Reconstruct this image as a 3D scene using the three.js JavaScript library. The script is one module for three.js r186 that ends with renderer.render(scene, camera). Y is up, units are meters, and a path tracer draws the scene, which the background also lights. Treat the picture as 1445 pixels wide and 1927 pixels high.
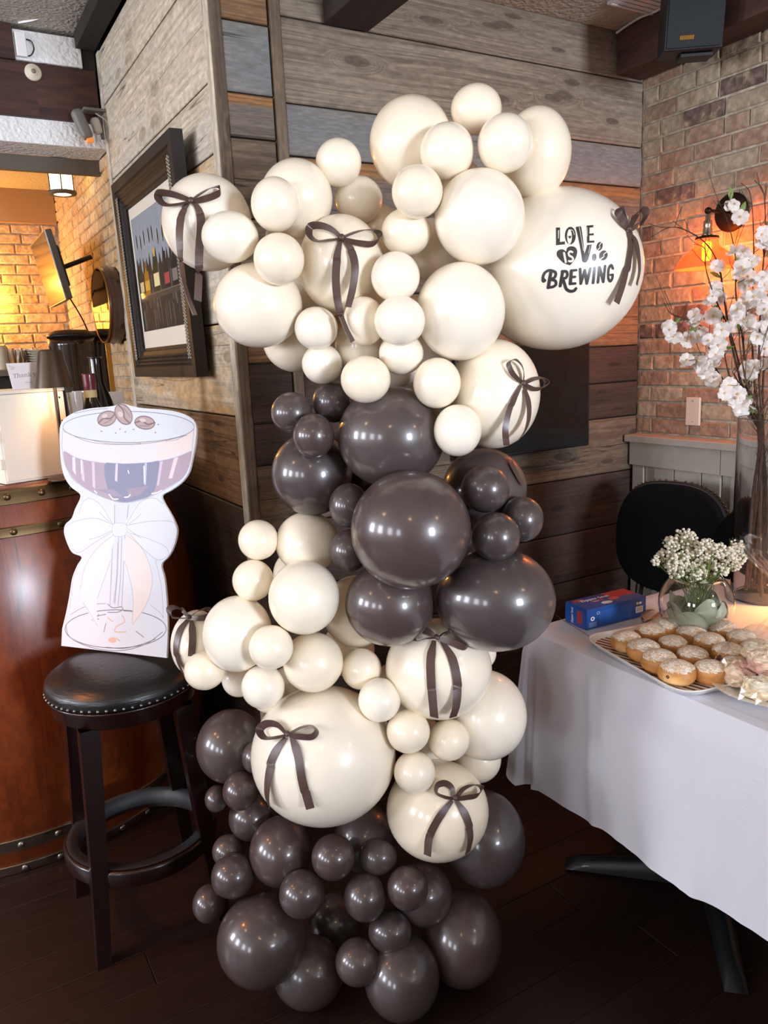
import * as THREE from 'three';
import { mergeGeometries, mergeVertices } from 'three/addons/utils/BufferGeometryUtils.js';
import { RoundedBoxGeometry } from 'three/addons/geometries/RoundedBoxGeometry.js';
import { RectAreaLightUniformsLib } from 'three/addons/lights/RectAreaLightUniformsLib.js';

// ---------------------------------------------------------------- camera, light, exposure
const scene = new THREE.Scene();
scene.background = new THREE.Color(0x05070a);
const F = 1460.556, CX = 722.5, CY = 963.5, EYE = new THREE.Vector3(0, 1.5, 0);
const camera = new THREE.PerspectiveCamera(2 * Math.atan(963.5 / F) * 180 / Math.PI, 1445 / 1927, 0.05, 60);
camera.position.copy(EYE);
camera.rotation.set(-11.504 * Math.PI / 180, -29.926 * Math.PI / 180, -2.671 * Math.PI / 180, 'YXZ');
camera.updateMatrixWorld();
const renderer = new THREE.WebGLRenderer({ antialias: true });
renderer.toneMapping = THREE.LinearToneMapping;
renderer.toneMappingExposure = 1.6;
renderer.shadowMap.enabled = true;
RectAreaLightUniformsLib.init();
// daylight of the windows: one tall window behind the camera, a row of windows along the far left side of the room
const DAYLIGHT = [
  { x: 1.55, y: 1.7, z: 4.5, w: 0.85, h: 1.15, turn: Math.PI, color: 0xe4edff, power: 62 },
  ...[2.2, 0.4, -1.4, -3.1].map((z, i) => ({ x: -4.1, y: 1.95, z, w: 0.8, h: 1.1, turn: -Math.PI / 2, color: 0xf0f3ff, power: [8, 8, 14, 26][i] })),
];
for (const d of DAYLIGHT) {
  const l = new THREE.RectAreaLight(d.color, d.power, d.w, d.h);
  l.name = 'window_light';
  l.position.set(d.x, d.y, d.z);
  const into = d.turn === Math.PI ? [0, 0, -1] : [1, 0, 0];
  l.lookAt(d.x + into[0], d.y, d.z + into[2]);      // the lit side of a RectAreaLight looks along its own -z
  scene.add(l);
}
const WARM = 0xffb060;
const LAMPS = { ceilingSpot: 0.55, barPendant: 3.6, sconce: 0.38, pendant: 2.2, barGlow: 1.7, tableLamp: 0.075, sideLamp: 1.0 };

// ---------------------------------------------------------------- helpers
let seed = 20240611;
function rnd() { seed = (seed * 1664525 + 1013904223) >>> 0; return seed / 4294967296; }
const rr = (a, b) => a + (b - a) * rnd();
const V = (x, y, z) => new THREE.Vector3(x, y, z);
const used = {};
function numbered(n) { if (!(n in used)) { used[n] = 0; return n; } used[n]++; return n + '_' + String(used[n]).padStart(3, '0'); }
function shadows(o) { o.traverse((m) => { if (m.isMesh) { m.castShadow = true; m.receiveShadow = true; } }); return o; }
function tag(o, label, category, group) { o.userData.label = label; o.userData.category = category; if (group) o.userData.group = group; return o; }
function thing(name, label, category, pos, group) {
  const o = new THREE.Group(); o.name = numbered(name); if (pos) o.position.copy(pos);
  scene.add(o); return tag(o, label, category, group);
}
function part(name, geo, mat, parent) { const m = new THREE.Mesh(geo, mat); m.name = name; m.castShadow = m.receiveShadow = true; parent.add(m); return m; }
function single(name, geo, mat, label, category, group) { const m = part(numbered(name), geo, mat, scene); return tag(m, label, category, group); }
function structure(name) { const g = new THREE.Group(); g.name = name; g.userData.kind = 'structure'; scene.add(g); return g; }
// a pixel of the photograph as a ray with unit depth, and where that ray meets planes of the room
function ray(px, py) { return V((px - CX) / F, (CY - py) / F, -1).applyQuaternion(camera.quaternion); }
const atDepth = (px, py, zc) => ray(px, py).multiplyScalar(zc).add(EYE);
const onY = (px, py, y) => { const d = ray(px, py); return d.multiplyScalar((y - EYE.y) / d.y).add(EYE); };
const onX = (px, py, x) => { const d = ray(px, py); return d.multiplyScalar(x / d.x).add(EYE); };
const onZ = (px, py, z) => { const d = ray(px, py); return d.multiplyScalar(z / d.z).add(EYE); };
const onPlane = (px, py, p, n) => { const d = ray(px, py); return d.multiplyScalar(p.clone().sub(EYE).dot(n) / d.dot(n)).add(EYE); };
// geometry helpers
const move = (g, x, y, z) => g.translate(x, y, z);
function box(w, h, d, x = 0, y = 0, z = 0, r = 0.002) { const g = r > 0 ? new RoundedBoxGeometry(w, h, d, 1, Math.min(r, w / 2.1, h / 2.1, d / 2.1)) : new THREE.BoxGeometry(w, h, d); return g.translate(x, y, z); }
// a box between limits; uv in steps of 0.6 m whatever its size
function span(x0, x1, y0, y1, z0, z1, r = 0) {
  const g = plain(x0, x1, y0, y1, z0, z1, r), p = g.attributes.position, n = g.attributes.normal, u = g.attributes.uv, alongZ = z1 - z0 > x1 - x0;
  for (let i = 0; i < p.count; i++) { const ax = Math.abs(n.getX(i)), ay = Math.abs(n.getY(i)), az = Math.abs(n.getZ(i)), x = p.getX(i), y = p.getY(i), z = p.getZ(i); const q = ay >= ax && ay >= az ? (alongZ ? [z, x] : [x, z]) : ax >= az ? [z, y] : [x, y]; u.setXY(i, q[0] / 0.6, q[1] / 0.6); }
  return g;
}
function plain(x0, x1, y0, y1, z0, z1, r) { return box(x1 - x0, y1 - y0, z1 - z0, (x0 + x1) / 2, (y0 + y1) / 2, (z0 + z1) / 2, r); }
function merge(list) { return mergeGeometries(list.map((g) => g.index ? g.toNonIndexed() : g)); }
function lathe(pts, seg = 40) { return new THREE.LatheGeometry(pts.map((p) => new THREE.Vector2(p[0], p[1])), seg); }
function tube(pts, r, seg = 24, rad = 8, closed = false) { return new THREE.TubeGeometry(new THREE.CatmullRomCurve3(pts, closed), seg, r, rad, closed); }
function rod(a, b, r0, r1 = r0, rad = 12) {
  const d = b.clone().sub(a), g = new THREE.CylinderGeometry(r1, r0, d.length(), rad);
  g.applyQuaternion(new THREE.Quaternion().setFromUnitVectors(V(0, 1, 0), d.clone().normalize()));
  return g.translate((a.x + b.x) / 2, (a.y + b.y) / 2, (a.z + b.z) / 2);
}
function grid(nu, nv, fn, wrapU = false) {             // fn(u, v) -> [x, y, z]; uv = (u, v)
  const p = [], uv = [], ix = [];
  for (let j = 0; j <= nv; j++) for (let i = 0; i <= nu; i++) { const q = fn(i / nu, j / nv); p.push(q[0], q[1], q[2]); uv.push(i / nu, j / nv); }
  for (let j = 0; j < nv; j++) for (let i = 0; i < nu; i++) { const a = j * (nu + 1) + i, b = a + 1, c = a + nu + 1, d = c + 1; ix.push(a, b, d, a, d, c); }
  const g = new THREE.BufferGeometry();
  g.setAttribute('position', new THREE.Float32BufferAttribute(p, 3)); g.setAttribute('uv', new THREE.Float32BufferAttribute(uv, 2)); g.setIndex(ix);
  g.computeVertexNormals();
  if (wrapU) {                                          // same normals on both sides of the seam
    const n = g.attributes.normal;
    for (let j = 0; j <= nv; j++) { const a = j * (nu + 1), b = a + nu; const s = V(n.getX(a) + n.getX(b), n.getY(a) + n.getY(b), n.getZ(a) + n.getZ(b)).normalize(); n.setXYZ(a, s.x, s.y, s.z); n.setXYZ(b, s.x, s.y, s.z); }
  }
  return g;
}
// ---------------------------------------------------------------- noise and textures
const PERM = new Uint8Array(512); { const p = [...Array(256).keys()]; for (let i = 255; i > 0; i--) { const j = Math.floor(rnd() * (i + 1)); [p[i], p[j]] = [p[j], p[i]]; } for (let i = 0; i < 512; i++) PERM[i] = p[i & 255]; }
const HASH = new Float32Array(256).map(() => rnd());
function n2(x, y) {
  const xi = Math.floor(x), yi = Math.floor(y); let fx = x - xi, fy = y - yi; fx = fx * fx * (3 - 2 * fx); fy = fy * fy * (3 - 2 * fy);
  const X = xi & 255, Y = yi & 255, a = HASH[PERM[X + PERM[Y]]], b = HASH[PERM[((X + 1) & 255) + PERM[Y]]], c = HASH[PERM[X + PERM[(Y + 1) & 255]]], d = HASH[PERM[((X + 1) & 255) + PERM[(Y + 1) & 255]]];
  return a + (b - a) * fx + (c - a) * fy + (a - b - c + d) * fx * fy;
}
function fbm(x, y, o = 4) { let s = 0, a = 0.5, t = 0; for (let i = 0; i < o; i++) { s += a * n2(x, y); t += a; x = x * 2.03 + 17.1; y = y * 2.03 + 5.7; a *= 0.5; } return s / t; }
const clamp = (x, a = 0, b = 1) => Math.min(b, Math.max(a, x));
const smooth = (a, b, x) => { const t = clamp((x - a) / (b - a)); return t * t * (3 - 2 * t); };
const mix = (a, b, t) => [a[0] + (b[0] - a[0]) * t, a[1] + (b[1] - a[1]) * t, a[2] + (b[2] - a[2]) * t];
const hex = (h) => [(h >> 16) & 255, (h >> 8) & 255, h & 255];
function tex(w, h, fn, srgb = true, mirror = false) {
  const d = new Uint8Array(w * h * 4);
  for (let y = 0; y < h; y++) for (let x = 0; x < w; x++) { const c = fn(x / w, y / h), k = (y * w + x) * 4; d[k] = clamp(c[0], 0, 255); d[k + 1] = clamp(c[1], 0, 255); d[k + 2] = clamp(c[2], 0, 255); d[k + 3] = c.length > 3 ? c[3] : 255; }
  const t = new THREE.DataTexture(d, w, h); t.magFilter = THREE.LinearFilter; t.minFilter = THREE.LinearMipmapLinearFilter; t.generateMipmaps = true;
  t.wrapS = t.wrapT = mirror ? THREE.MirroredRepeatWrapping : THREE.RepeatWrapping; if (srgb) t.colorSpace = THREE.SRGBColorSpace; t.needsUpdate = true; return t;
}
// weathered boards: 2 m x 0.32 m of wood, knots, grain, silvered patches and a raw orange edge where the board was cut
function wood({ base, dark, patch, raw = null, rawTop = 0, knots = 5, grain = 26, s = 1, silver = 0.5, contrast = 1, w = 1536, h = 320 }) {
  const K = []; for (let i = 0; i < knots; i++) K.push([rr(0.05, 0.95) * 2, rr(0.15, 0.85) * 0.32, rr(0.013, 0.026)]);
  const b = hex(base), dk = hex(dark), pt = hex(patch), rw = raw ? hex(raw) : null;
  return tex(w, h, (u, v) => {
    const x = u * 2, y = v * 0.32; let g = y * grain * 3.2 + fbm(x * 1.6 + s * 31, y * 6, 3) * 3.2, ring = 0, core = 0;
    for (const k of K) { const dx = (x - k[0]) * 0.42, dy = y - k[1], d = Math.sqrt(dx * dx + dy * dy) / k[2]; const e = Math.exp(-d * d * 0.22); g += e * 3.2 * Math.sign(dy || 1) * (1 - Math.exp(-d)); if (d < 2.4) { const q = smooth(2.4, 0.9, d); g = g * (1 - q) + q * (d * 3.4 + fbm(x * 30, y * 30, 2)); } core = Math.max(core, (1 - smooth(0.75, 1.05, d)) * (0.55 + 0.45 * n2(x * 60, y * 60))); ring = Math.max(ring, e * 0.8); }
    const line = Math.pow(Math.abs(n2(g * 1.0, s * 7.7 + x * 0.5) * 2 - 1), 0.8), crack = smooth(0.035, 0.0, Math.abs(fbm(x * 1.1 + s * 3, y * 34 + s, 3) - 0.5)) * smooth(0.55, 0.7, fbm(x * 1.4 + s * 13, y * 8, 2)), fine = fbm(x * 5 + s, y * 420, 2), pa = smooth(0.42, 0.68, fbm(x * 2.2 + s * 9, y * 9 + s, 4)), fleck = fbm(x * 40, y * 90, 3);
    let c = mix(b, dk, clamp((1 - line) * 0.55 * contrast + (fine - 0.5) * 0.7 * contrast));
    c = mix(c, pt, pa * silver);
    if (rw) { const e = smooth(rawTop - 0.16, rawTop + 0.05, v + (fbm(x * 3, y * 60 + s, 3) - 0.5) * 0.35); const rc = mix(rw, dk, clamp((1 - line) * 0.55)); c = mix(c, rc, e * 0.95); }
    c = mix(c, dk, Math.min(1, core * 0.75 + ring * 0.2)); c = mix(c, [dk[0] * 0.5, dk[1] * 0.5, dk[2] * 0.5], crack * 0.7);
    const k = 0.86 + 0.28 * fleck; return [c[0] * k, c[1] * k, c[2] * k];
  }, true, true);
}
function speckle(base, amp, fx, fy, s, second, share = 0.3) { const b = hex(base), q = hex(second ?? base); return tex(256, 256, (u, v) => { const k = 1 + (fbm(u * fx + s, v * fy, 4) - 0.5) * amp; const c = mix(b, q, smooth(0.5, 0.5 + share, fbm(u * fx * 0.3 + s * 3, v * fy * 0.3 + 9, 3))); return [c[0] * k, c[1] * k, c[2] * k]; }); }
const bumpTex = (f, o, s, w = 256) => tex(w, w, (u, v) => { const k = 255 * fbm(u * f + s, v * f, o); return [k, k, k]; }, false, true);
const std = (o) => new THREE.MeshStandardMaterial(o), phy = (o) => new THREE.MeshPhysicalMaterial(o);
const srgb = (h) => new THREE.Color(h);
function canvasTex(w, h, draw, isColor = true) { const c = document.createElement('canvas'); c.width = w; c.height = h; draw(c.getContext('2d'), w, h); const t = new THREE.CanvasTexture(c); if (isColor) t.colorSpace = THREE.SRGBColorSpace; t.anisotropy = 4; return t; }

const W = {
  gray: wood({ base: 0x86847e, dark: 0x5a5751, patch: 0x787b7c, s: 1, knots: 2, silver: 0.7, contrast: 0.55 }),
  grayknot: wood({ base: 0x958876, dark: 0x564c40, patch: 0x989080, s: 2, knots: 7, silver: 0.5, contrast: 1 }),
  brown: wood({ base: 0x72624f, dark: 0x40342a, patch: 0x82725f, s: 3, knots: 4, silver: 0.5, contrast: 1 }),
  orange: wood({ base: 0x8c6a48, dark: 0x4f3622, patch: 0x7d6a52, s: 4, knots: 4, silver: 0.55, contrast: 1.1 }),
  rawtop: wood({ base: 0x756a60, dark: 0x473d35, patch: 0x7c736a, raw: 0xb07a42, rawTop: 0.78, s: 5, knots: 2, silver: 0.5, contrast: 0.8 }),
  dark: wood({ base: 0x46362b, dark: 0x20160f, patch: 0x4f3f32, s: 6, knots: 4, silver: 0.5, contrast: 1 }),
  pale: wood({ base: 0xd2c5b0, dark: 0x978872, patch: 0xc2bcb0, raw: null, s: 7, knots: 7, silver: 0.7, contrast: 0.9, grain: 16 }),
  paleraw: wood({ base: 0xccbca4, dark: 0x8e7a60, patch: 0xd0a878, s: 8, knots: 6, silver: 0.9, contrast: 0.9, grain: 16 }),
  floor: wood({ base: 0x28170f, dark: 0x140a07, patch: 0x20120c, s: 9, knots: 1, silver: 0.6, contrast: 1 }),
  mahogany: wood({ base: 0x743415, dark: 0x45190b, patch: 0x80401a, s: 10, knots: 0, grain: 14, silver: 0.7, contrast: 0.6 }),
};
const WM = {}; for (const k of Object.keys(W)) WM[k] = std({ map: W[k], bumpMap: W[k], bumpScale: 0.0012, roughness: k === 'floor' ? 0.42 : 0.72 });
const mat = {
  mortar: std({ map: speckle(0xb0a592, 0.4, 40, 40, 3, 0x9c907c), roughness: 0.95, bumpMap: bumpTex(40, 3, 2), bumpScale: 0.003 }),
  stucco: std({ color: srgb(0xb8b2a6), roughness: 0.95, bumpMap: bumpTex(60, 3, 5), bumpScale: 0.006 }),
  whiteStucco: std({ color: srgb(0xf2f2f0), roughness: 0.95, bumpMap: bumpTex(50, 3, 6), bumpScale: 0.006 }),
  beam: std({ map: speckle(0x4a2c22, 0.5, 6, 60, 8, 0x3a211a), roughness: 0.7 }),
  darkBeam: std({ map: speckle(0x2a201c, 0.4, 6, 60, 9, 0x201815), roughness: 0.75 }),
  trimStrip: std({ color: srgb(0x5d5448), roughness: 0.7 }),
  plaster: std({ color: srgb(0xb9a88f), roughness: 0.9 }),
  tan: std({ color: srgb(0xa78358), roughness: 0.9 }),
  greige: std({ map: speckle(0xb0a89b, 0.14, 8, 8, 4), roughness: 0.55 }),
  white: std({ color: srgb(0xf1f0ee), roughness: 0.6 }),
  black: std({ color: srgb(0x121314), roughness: 0.5 }),
  blackGloss: phy({ color: srgb(0x0d0c0b), roughness: 0.16, clearcoat: 0.4 }),
  bronze: phy({ color: srgb(0x2a1c12), roughness: 0.4, metalness: 0.7 }),
  brass: std({ color: srgb(0xb98a45), roughness: 0.28, metalness: 1 }),
  agedBrass: std({ map: speckle(0x6b5a40, 0.5, 20, 20, 7, 0x45392a), roughness: 0.38, metalness: 0.9 }),
  steel: std({ map: speckle(0x9b9b97, 0.35, 20, 20, 12, 0x6c6a66), roughness: 0.35, metalness: 1 }),
  glass: phy({ color: 0xffffff, roughness: 0.02, transmission: 1, thickness: 0.004, ior: 1.5 }),
  pane: phy({ color: 0xffffff, roughness: 0.02, transmission: 1, thickness: 0, ior: 1.5 }),
  artGlass: phy({ color: 0xffffff, roughness: 0.03, transmission: 1, thickness: 0, ior: 1.08, specularIntensity: 0.06 }),
  film: phy({ color: 0xffffff, roughness: 0.06, transmission: 1, thickness: 0, ior: 1.5, side: THREE.DoubleSide }),
};
// ---------------------------------------------------------------- the room
const ZW = -2.4, XB = 2.682, XP = 0.868, ZE = -3.87, ZF = -5.53;      // board wall, brick wall, picture wall, its far end, far brick wall
const uvShift = (g, su, sv, du, dv) => { const u = g.attributes.uv; for (let i = 0; i < u.count; i++) u.setXY(i, u.getX(i) * su + du, u.getY(i) * sv + dv); return g; };
// a board: length along x, height along y, face towards +z at z = 0, edges chamfered; uv in board metres
function board(L, H, T, c = 0.003, rot = false) {
  const x = L / 2, y = H / 2, j = () => (rnd() - 0.5) * 0.002, P = [], U = [], ix = [];
  const f = [[-x + c, -y + c + j(), 0], [x - c, -y + c + j(), 0], [x - c, y - c + j(), 0], [-x + c, y - c + j(), 0]];
  const e = [[-x, -y, -c], [x, -y, -c], [x, y, -c], [-x, y, -c]], b = e.map((p) => [p[0], p[1], -T]);
  const ou = rr(0, 3), ov = Math.floor(rr(0, 4));
  const quad = (a, b2, c2, d) => { const k = P.length; for (const p of [a, b2, c2, d]) { P.push(p); const s = (p[0] + x) , t = (p[1] + y); U.push(rot ? [t / 2 + ou, s / 0.32 + 0.1] : [s / 2 + ou, (t + 0.002 - p[2] * 0.6) / Math.max(H, 0.1) * 0.98 + 0.01 + 2 * ov]); } ix.push(k, k + 1, k + 2, k, k + 2, k + 3); };
  quad(...f); for (let i = 0; i < 4; i++) { const n = (i + 1) % 4; quad(e[i], e[n], f[n], f[i]); quad(b[i], b[n], e[n], e[i]); }
  const g = new THREE.BufferGeometry(); g.setAttribute('position', new THREE.Float32BufferAttribute(P.flat(), 3)); g.setAttribute('uv', new THREE.Float32BufferAttribute(U.flat(), 2)); g.setIndex(ix); g.computeVertexNormals();
  return g.toNonIndexed();
}
const putBoard = (parent, name, m, L, H, T, x, y, z, turn = 0, rot = false) => { const g = board(L, H, T, 0.003, rot); g.computeVertexNormals(); const b = part(name, g, m, parent); b.position.set(x, y, z); b.rotation.y = turn; return b; };

// floor: boards one by one where the photograph shows them, plain joined boards beyond
{
  const f = structure('floor');
  part('subfloor', span(-4.3, 2.9, -0.1, -0.02, -5.7, 4.8), mat.black, f);
  const wd = 0.127; const rest = [];
  for (let k = 0; k < 80; k++) {
    const z = -5.55 + wd * (k + 0.5); let x = -4.25 - rr(0, 1.2);
    while (x < 2.8) {
      const L = rr(1.1, 1.9), x1 = Math.min(x + L, 2.85), x0 = Math.max(x, -4.25), near = z > -2.9 && z < 0.2 && x1 > -0.9 && x0 < 2.7;
      if (x1 - x0 > 0.03) {
        const g = board(x1 - x0 - 0.002, wd - 0.0012, 0.02, 0.001); g.rotateX(-Math.PI / 2);
        if (near) { const b = part('floorboard', g, WM.floor, f); b.position.set((x0 + x1) / 2, 0, z); } else rest.push(g.translate((x0 + x1) / 2, 0, z));
      }
      x += L;
    }
  }
  part('floorboards', merge(rest), WM.floor, f).userData.kind = 'stuff';
}
// ceilings
{
  const c = structure('ceiling');
  part('ceiling_slab', span(XP, 2.9, 2.695, 2.8, ZW, 4.8), mat.stucco, c);
  part('ceiling_slab', span(-4.3, XP, 2.93, 3.03, -4.1, 4.8), mat.stucco, c);
  part('ceiling_step', span(XP - 0.02, XP, 2.695, 2.93, ZW, 4.8), mat.stucco, c);
  part('ceiling_drop', span(-4.3, 0.878, 2.47, 2.63, -4.1, -3.9, 0.002), mat.whiteStucco, c);
  part('ceiling_slab', span(-4.3, 0.95, 2.6, 2.7, -5.65, -4.1), mat.stucco, c);
  part('ceiling_strip', span(-4.3, 0.878, 2.4, 2.469, -4.13, -4.1, 0.002), mat.trimStrip, c);
}
// board wall behind the balloons
{
  const w = structure('wall_back');
  part('wall_core', span(0.895, 2.9, 0, 2.95, -2.52, -2.424), mat.black, w);
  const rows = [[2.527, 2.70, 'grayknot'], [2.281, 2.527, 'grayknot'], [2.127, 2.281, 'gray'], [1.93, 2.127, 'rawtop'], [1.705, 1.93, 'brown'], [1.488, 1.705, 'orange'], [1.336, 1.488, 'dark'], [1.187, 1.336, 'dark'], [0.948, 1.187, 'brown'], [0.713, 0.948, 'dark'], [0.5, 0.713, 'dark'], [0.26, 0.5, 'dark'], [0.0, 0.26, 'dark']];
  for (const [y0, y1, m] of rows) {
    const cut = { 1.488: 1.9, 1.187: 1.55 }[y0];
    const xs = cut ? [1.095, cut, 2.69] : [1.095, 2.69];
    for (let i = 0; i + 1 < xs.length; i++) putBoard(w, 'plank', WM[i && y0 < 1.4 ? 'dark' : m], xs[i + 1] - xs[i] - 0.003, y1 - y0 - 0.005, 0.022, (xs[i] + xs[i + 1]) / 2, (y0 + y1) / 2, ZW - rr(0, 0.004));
  }
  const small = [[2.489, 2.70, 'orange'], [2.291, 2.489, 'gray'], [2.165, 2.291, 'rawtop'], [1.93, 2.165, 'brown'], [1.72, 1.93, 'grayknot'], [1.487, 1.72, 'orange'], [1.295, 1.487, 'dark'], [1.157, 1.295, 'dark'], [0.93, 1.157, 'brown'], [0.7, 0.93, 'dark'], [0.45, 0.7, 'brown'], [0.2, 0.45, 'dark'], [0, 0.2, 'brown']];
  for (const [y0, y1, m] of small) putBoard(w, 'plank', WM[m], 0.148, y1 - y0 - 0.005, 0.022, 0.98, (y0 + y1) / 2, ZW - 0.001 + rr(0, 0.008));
  putBoard(w, 'corner_board', WM.brown, 0.038, 2.7, 0.03, 0.887, 1.35, ZW + 0.006, 0, true);
  putBoard(w, 'batten', WM.brown, 0.034, 2.7, 0.03, 1.076, 1.35, ZW + 0.012, 0, true);
}
// picture wall: bleached boards on the end of the partition
{
  const w = structure('wall_picture');
  part('wall_core', span(0.892, 0.95, 0, 2.95, ZE, ZW - 0.03), mat.black, w);
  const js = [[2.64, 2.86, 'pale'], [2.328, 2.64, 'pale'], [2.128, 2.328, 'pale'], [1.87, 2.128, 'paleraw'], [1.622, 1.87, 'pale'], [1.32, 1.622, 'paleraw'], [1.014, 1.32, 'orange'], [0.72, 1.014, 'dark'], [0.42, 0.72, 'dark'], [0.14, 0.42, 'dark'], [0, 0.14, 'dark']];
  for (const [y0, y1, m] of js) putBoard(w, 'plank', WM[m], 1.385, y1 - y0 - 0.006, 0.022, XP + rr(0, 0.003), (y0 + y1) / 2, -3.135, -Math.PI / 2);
  putBoard(w, 'corner_board', WM.pale, 0.042, 2.86, 0.03, XP - 0.006, 1.43, -2.418, -Math.PI / 2, true);
  putBoard(w, 'end_board', WM.pale, 0.045, 2.86, 0.03, XP - 0.004, 1.43, -3.85, -Math.PI / 2, true);
}
// bricks: a few chamfered, slightly uneven blocks shared by all
const BRICKS = []; 
function brickGeo(L, H, T, c) {
  const x = L / 2, y = H / 2, j = (a) => (rnd() - 0.5) * a, P = [], U = [], ix = [], ou = rr(0, 4), ov = rr(0, 4);
  const f = [[-x + c + j(.004), -y + c + j(.003), j(.004)], [x - c + j(.004), -y + c + j(.003), j(.004)], [x - c + j(.004), y - c + j(.003), j(.004)], [-x + c + j(.004), y - c + j(.003), j(.004)]];
  const e = [[-x, -y, -c], [x, -y, -c], [x, y, -c], [-x, y, -c]].map((p) => [p[0] + j(.002), p[1] + j(.002), p[2]]), b = e.map((p) => [p[0], p[1], -T]);
  const quad = (...q) => { const k = P.length; for (const p of q) { P.push(p); U.push([p[0] / 0.25 + ou, (p[1] - p[2]) / 0.25 + ov]); } ix.push(k, k + 1, k + 2, k, k + 2, k + 3); };
  quad(...f); for (let i = 0; i < 4; i++) { const n = (i + 1) % 4; quad(e[i], e[n], f[n], f[i]); quad(b[i], b[n], e[n], e[i]); }
  const g = new THREE.BufferGeometry(); g.setAttribute('position', new THREE.Float32BufferAttribute(P.flat(), 3)); g.setAttribute('uv', new THREE.Float32BufferAttribute(U.flat(), 2)); g.setIndex(ix); g.computeVertexNormals(); return g;
}
const brickBump = bumpTex(14, 4, 21);
const brickMat = (base, second, s, amp = 0.4) => std({ map: speckle(base, amp, 14, 14, s, second, 0.25), bumpMap: brickBump, bumpScale: 0.0035, roughness: 0.92 });
const BM = [brickMat(0xa69780, 0x9a8c76, 1), brickMat(0x9f8e77, 0xa9987f, 2), brickMat(0x9c856f, 0xa6937c, 3), brickMat(0x987c67, 0xa38e78, 4), brickMat(0xa99b83, 0x9f8a73, 5)];
const BDARK = brickMat(0x6b5850, 0x98866f, 6, 0.9);
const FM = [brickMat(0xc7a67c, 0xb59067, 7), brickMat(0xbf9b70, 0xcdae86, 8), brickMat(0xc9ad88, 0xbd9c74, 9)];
const HALF = [0.165, 0.175, 0.19, 0.105].map((l) => [0, 1, 2].map(() => brickGeo(l - 0.008, 0.057, 0.02, 0.005)));
function brickWall(w, along, from, to, y0, y1, face, turn, mats, course, dark = []) {
  let row = 0;
  for (let y = y0; y < y1 - 0.01; y += course, row++) {
    let s = from + (row % 2 ? 0 : 0.06 + rnd() * 0.03); if (s > from) { putBrick(from, s - from, y); }
    while (s < to - 0.03) { const k = rnd() < 0.16 ? 3 : Math.floor(rnd() * 3), L = [0.165, 0.175, 0.19, 0.105][k]; putBrick(s, Math.min(L, to - s), y, k); s += L; }
  }
  function putBrick(s, L, y, k = -1) {
    const full = k >= 0 && Math.abs(L - [0.165, 0.175, 0.19, 0.105][k]) < 0.002, c = s + L / 2;
    const g = full ? HALF[k][Math.floor(rnd() * 3)] : L > 0.025 ? brickGeo(L - 0.008, 0.057, 0.02, 0.005) : null; if (!g) return;
    const isDark = dark.some((d) => Math.abs(d[0] - c) < 0.085 && Math.abs(d[1] - y - course / 2) < course / 2) || (dark.length && rnd() < 0.02);
    const b = part('brick', g, isDark ? BDARK : mats[Math.floor(rnd() * mats.length)], w), out = rr(-0.002, 0.003);
    if (along === 'z') b.position.set(face - out, y + course / 2, c); else b.position.set(c, y + course / 2, face + out);
    b.rotation.y = turn; b.scale.y = course / 0.0655;
  }
}
{
  const w = structure('wall_right');
  part('wall_core', span(XB + 0.008, XB + 0.12, 0, 2.8, -2.5, 4.7), mat.mortar, w);
  const dk = [[1312, 200], [1295, 350], [1225, 430], [1240, 620], [1400, 152]].map(([x, y]) => { const p = onX(x, y, XB); return [p.z, p.y]; });
  brickWall(w, 'z', -2.395, -0.9, 1.112, 2.53, XB, -Math.PI / 2, BM, 0.0661, dk);
  const f = structure('wall_far');
  part('wall_core', span(-4.3, 1, 0, 2.75, ZF - 0.1, ZF - 0.008), mat.mortar, f);
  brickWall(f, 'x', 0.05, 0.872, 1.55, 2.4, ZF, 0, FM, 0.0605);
  part('soffit', span(-4.3, 0.875, 2.4, 2.6, ZF - 0.005, ZF + 0.03), mat.tan, f);
  const s = structure('wall_bar_side');
  part('wall_core', span(0.886, 0.95, 0, 2.75, ZF, ZE), mat.mortar, s);
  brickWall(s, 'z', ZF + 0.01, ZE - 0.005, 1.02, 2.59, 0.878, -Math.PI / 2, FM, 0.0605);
}
// beams and the white box above the bar
{
  const b = structure('beam_bar');
  part('crossbeam', span(-4.2, XP - 0.012, 2.573, 2.79, -3.97, ZE, 0.004), mat.beam, b);
  part('fascia', span(-4.2, 0.53, 2.791, 2.929, -3.95, -3.86), mat.beam, b);
  part('white_box', span(0.531, 0.803, 2.792, 2.912, -3.95, -3.868, 0.002), mat.whiteStucco, b);
  part('fascia', span(0.804, XP - 0.01, 2.791, 2.929, -3.95, -3.875), mat.darkBeam, b);
  part('shadow_gap_strip', span(XP - 0.09, XP - 0.008, 2.865, 2.929, -3.86, -2.41, 0.003), mat.darkBeam, b);  // dark strip standing in for the shade in the gap above the boards
  const c = structure('beam_ceiling');
  part('beam', span(1.239, 1.40, 2.521, 2.694, -2.39, 3.9, 0.004), mat.darkBeam, c);
  const d = structure('beam_brick');
  part('beam', span(2.523, 2.675, 2.533, 2.694, -2.39, 3.9, 0.004), mat.beam, d);
}
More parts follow.
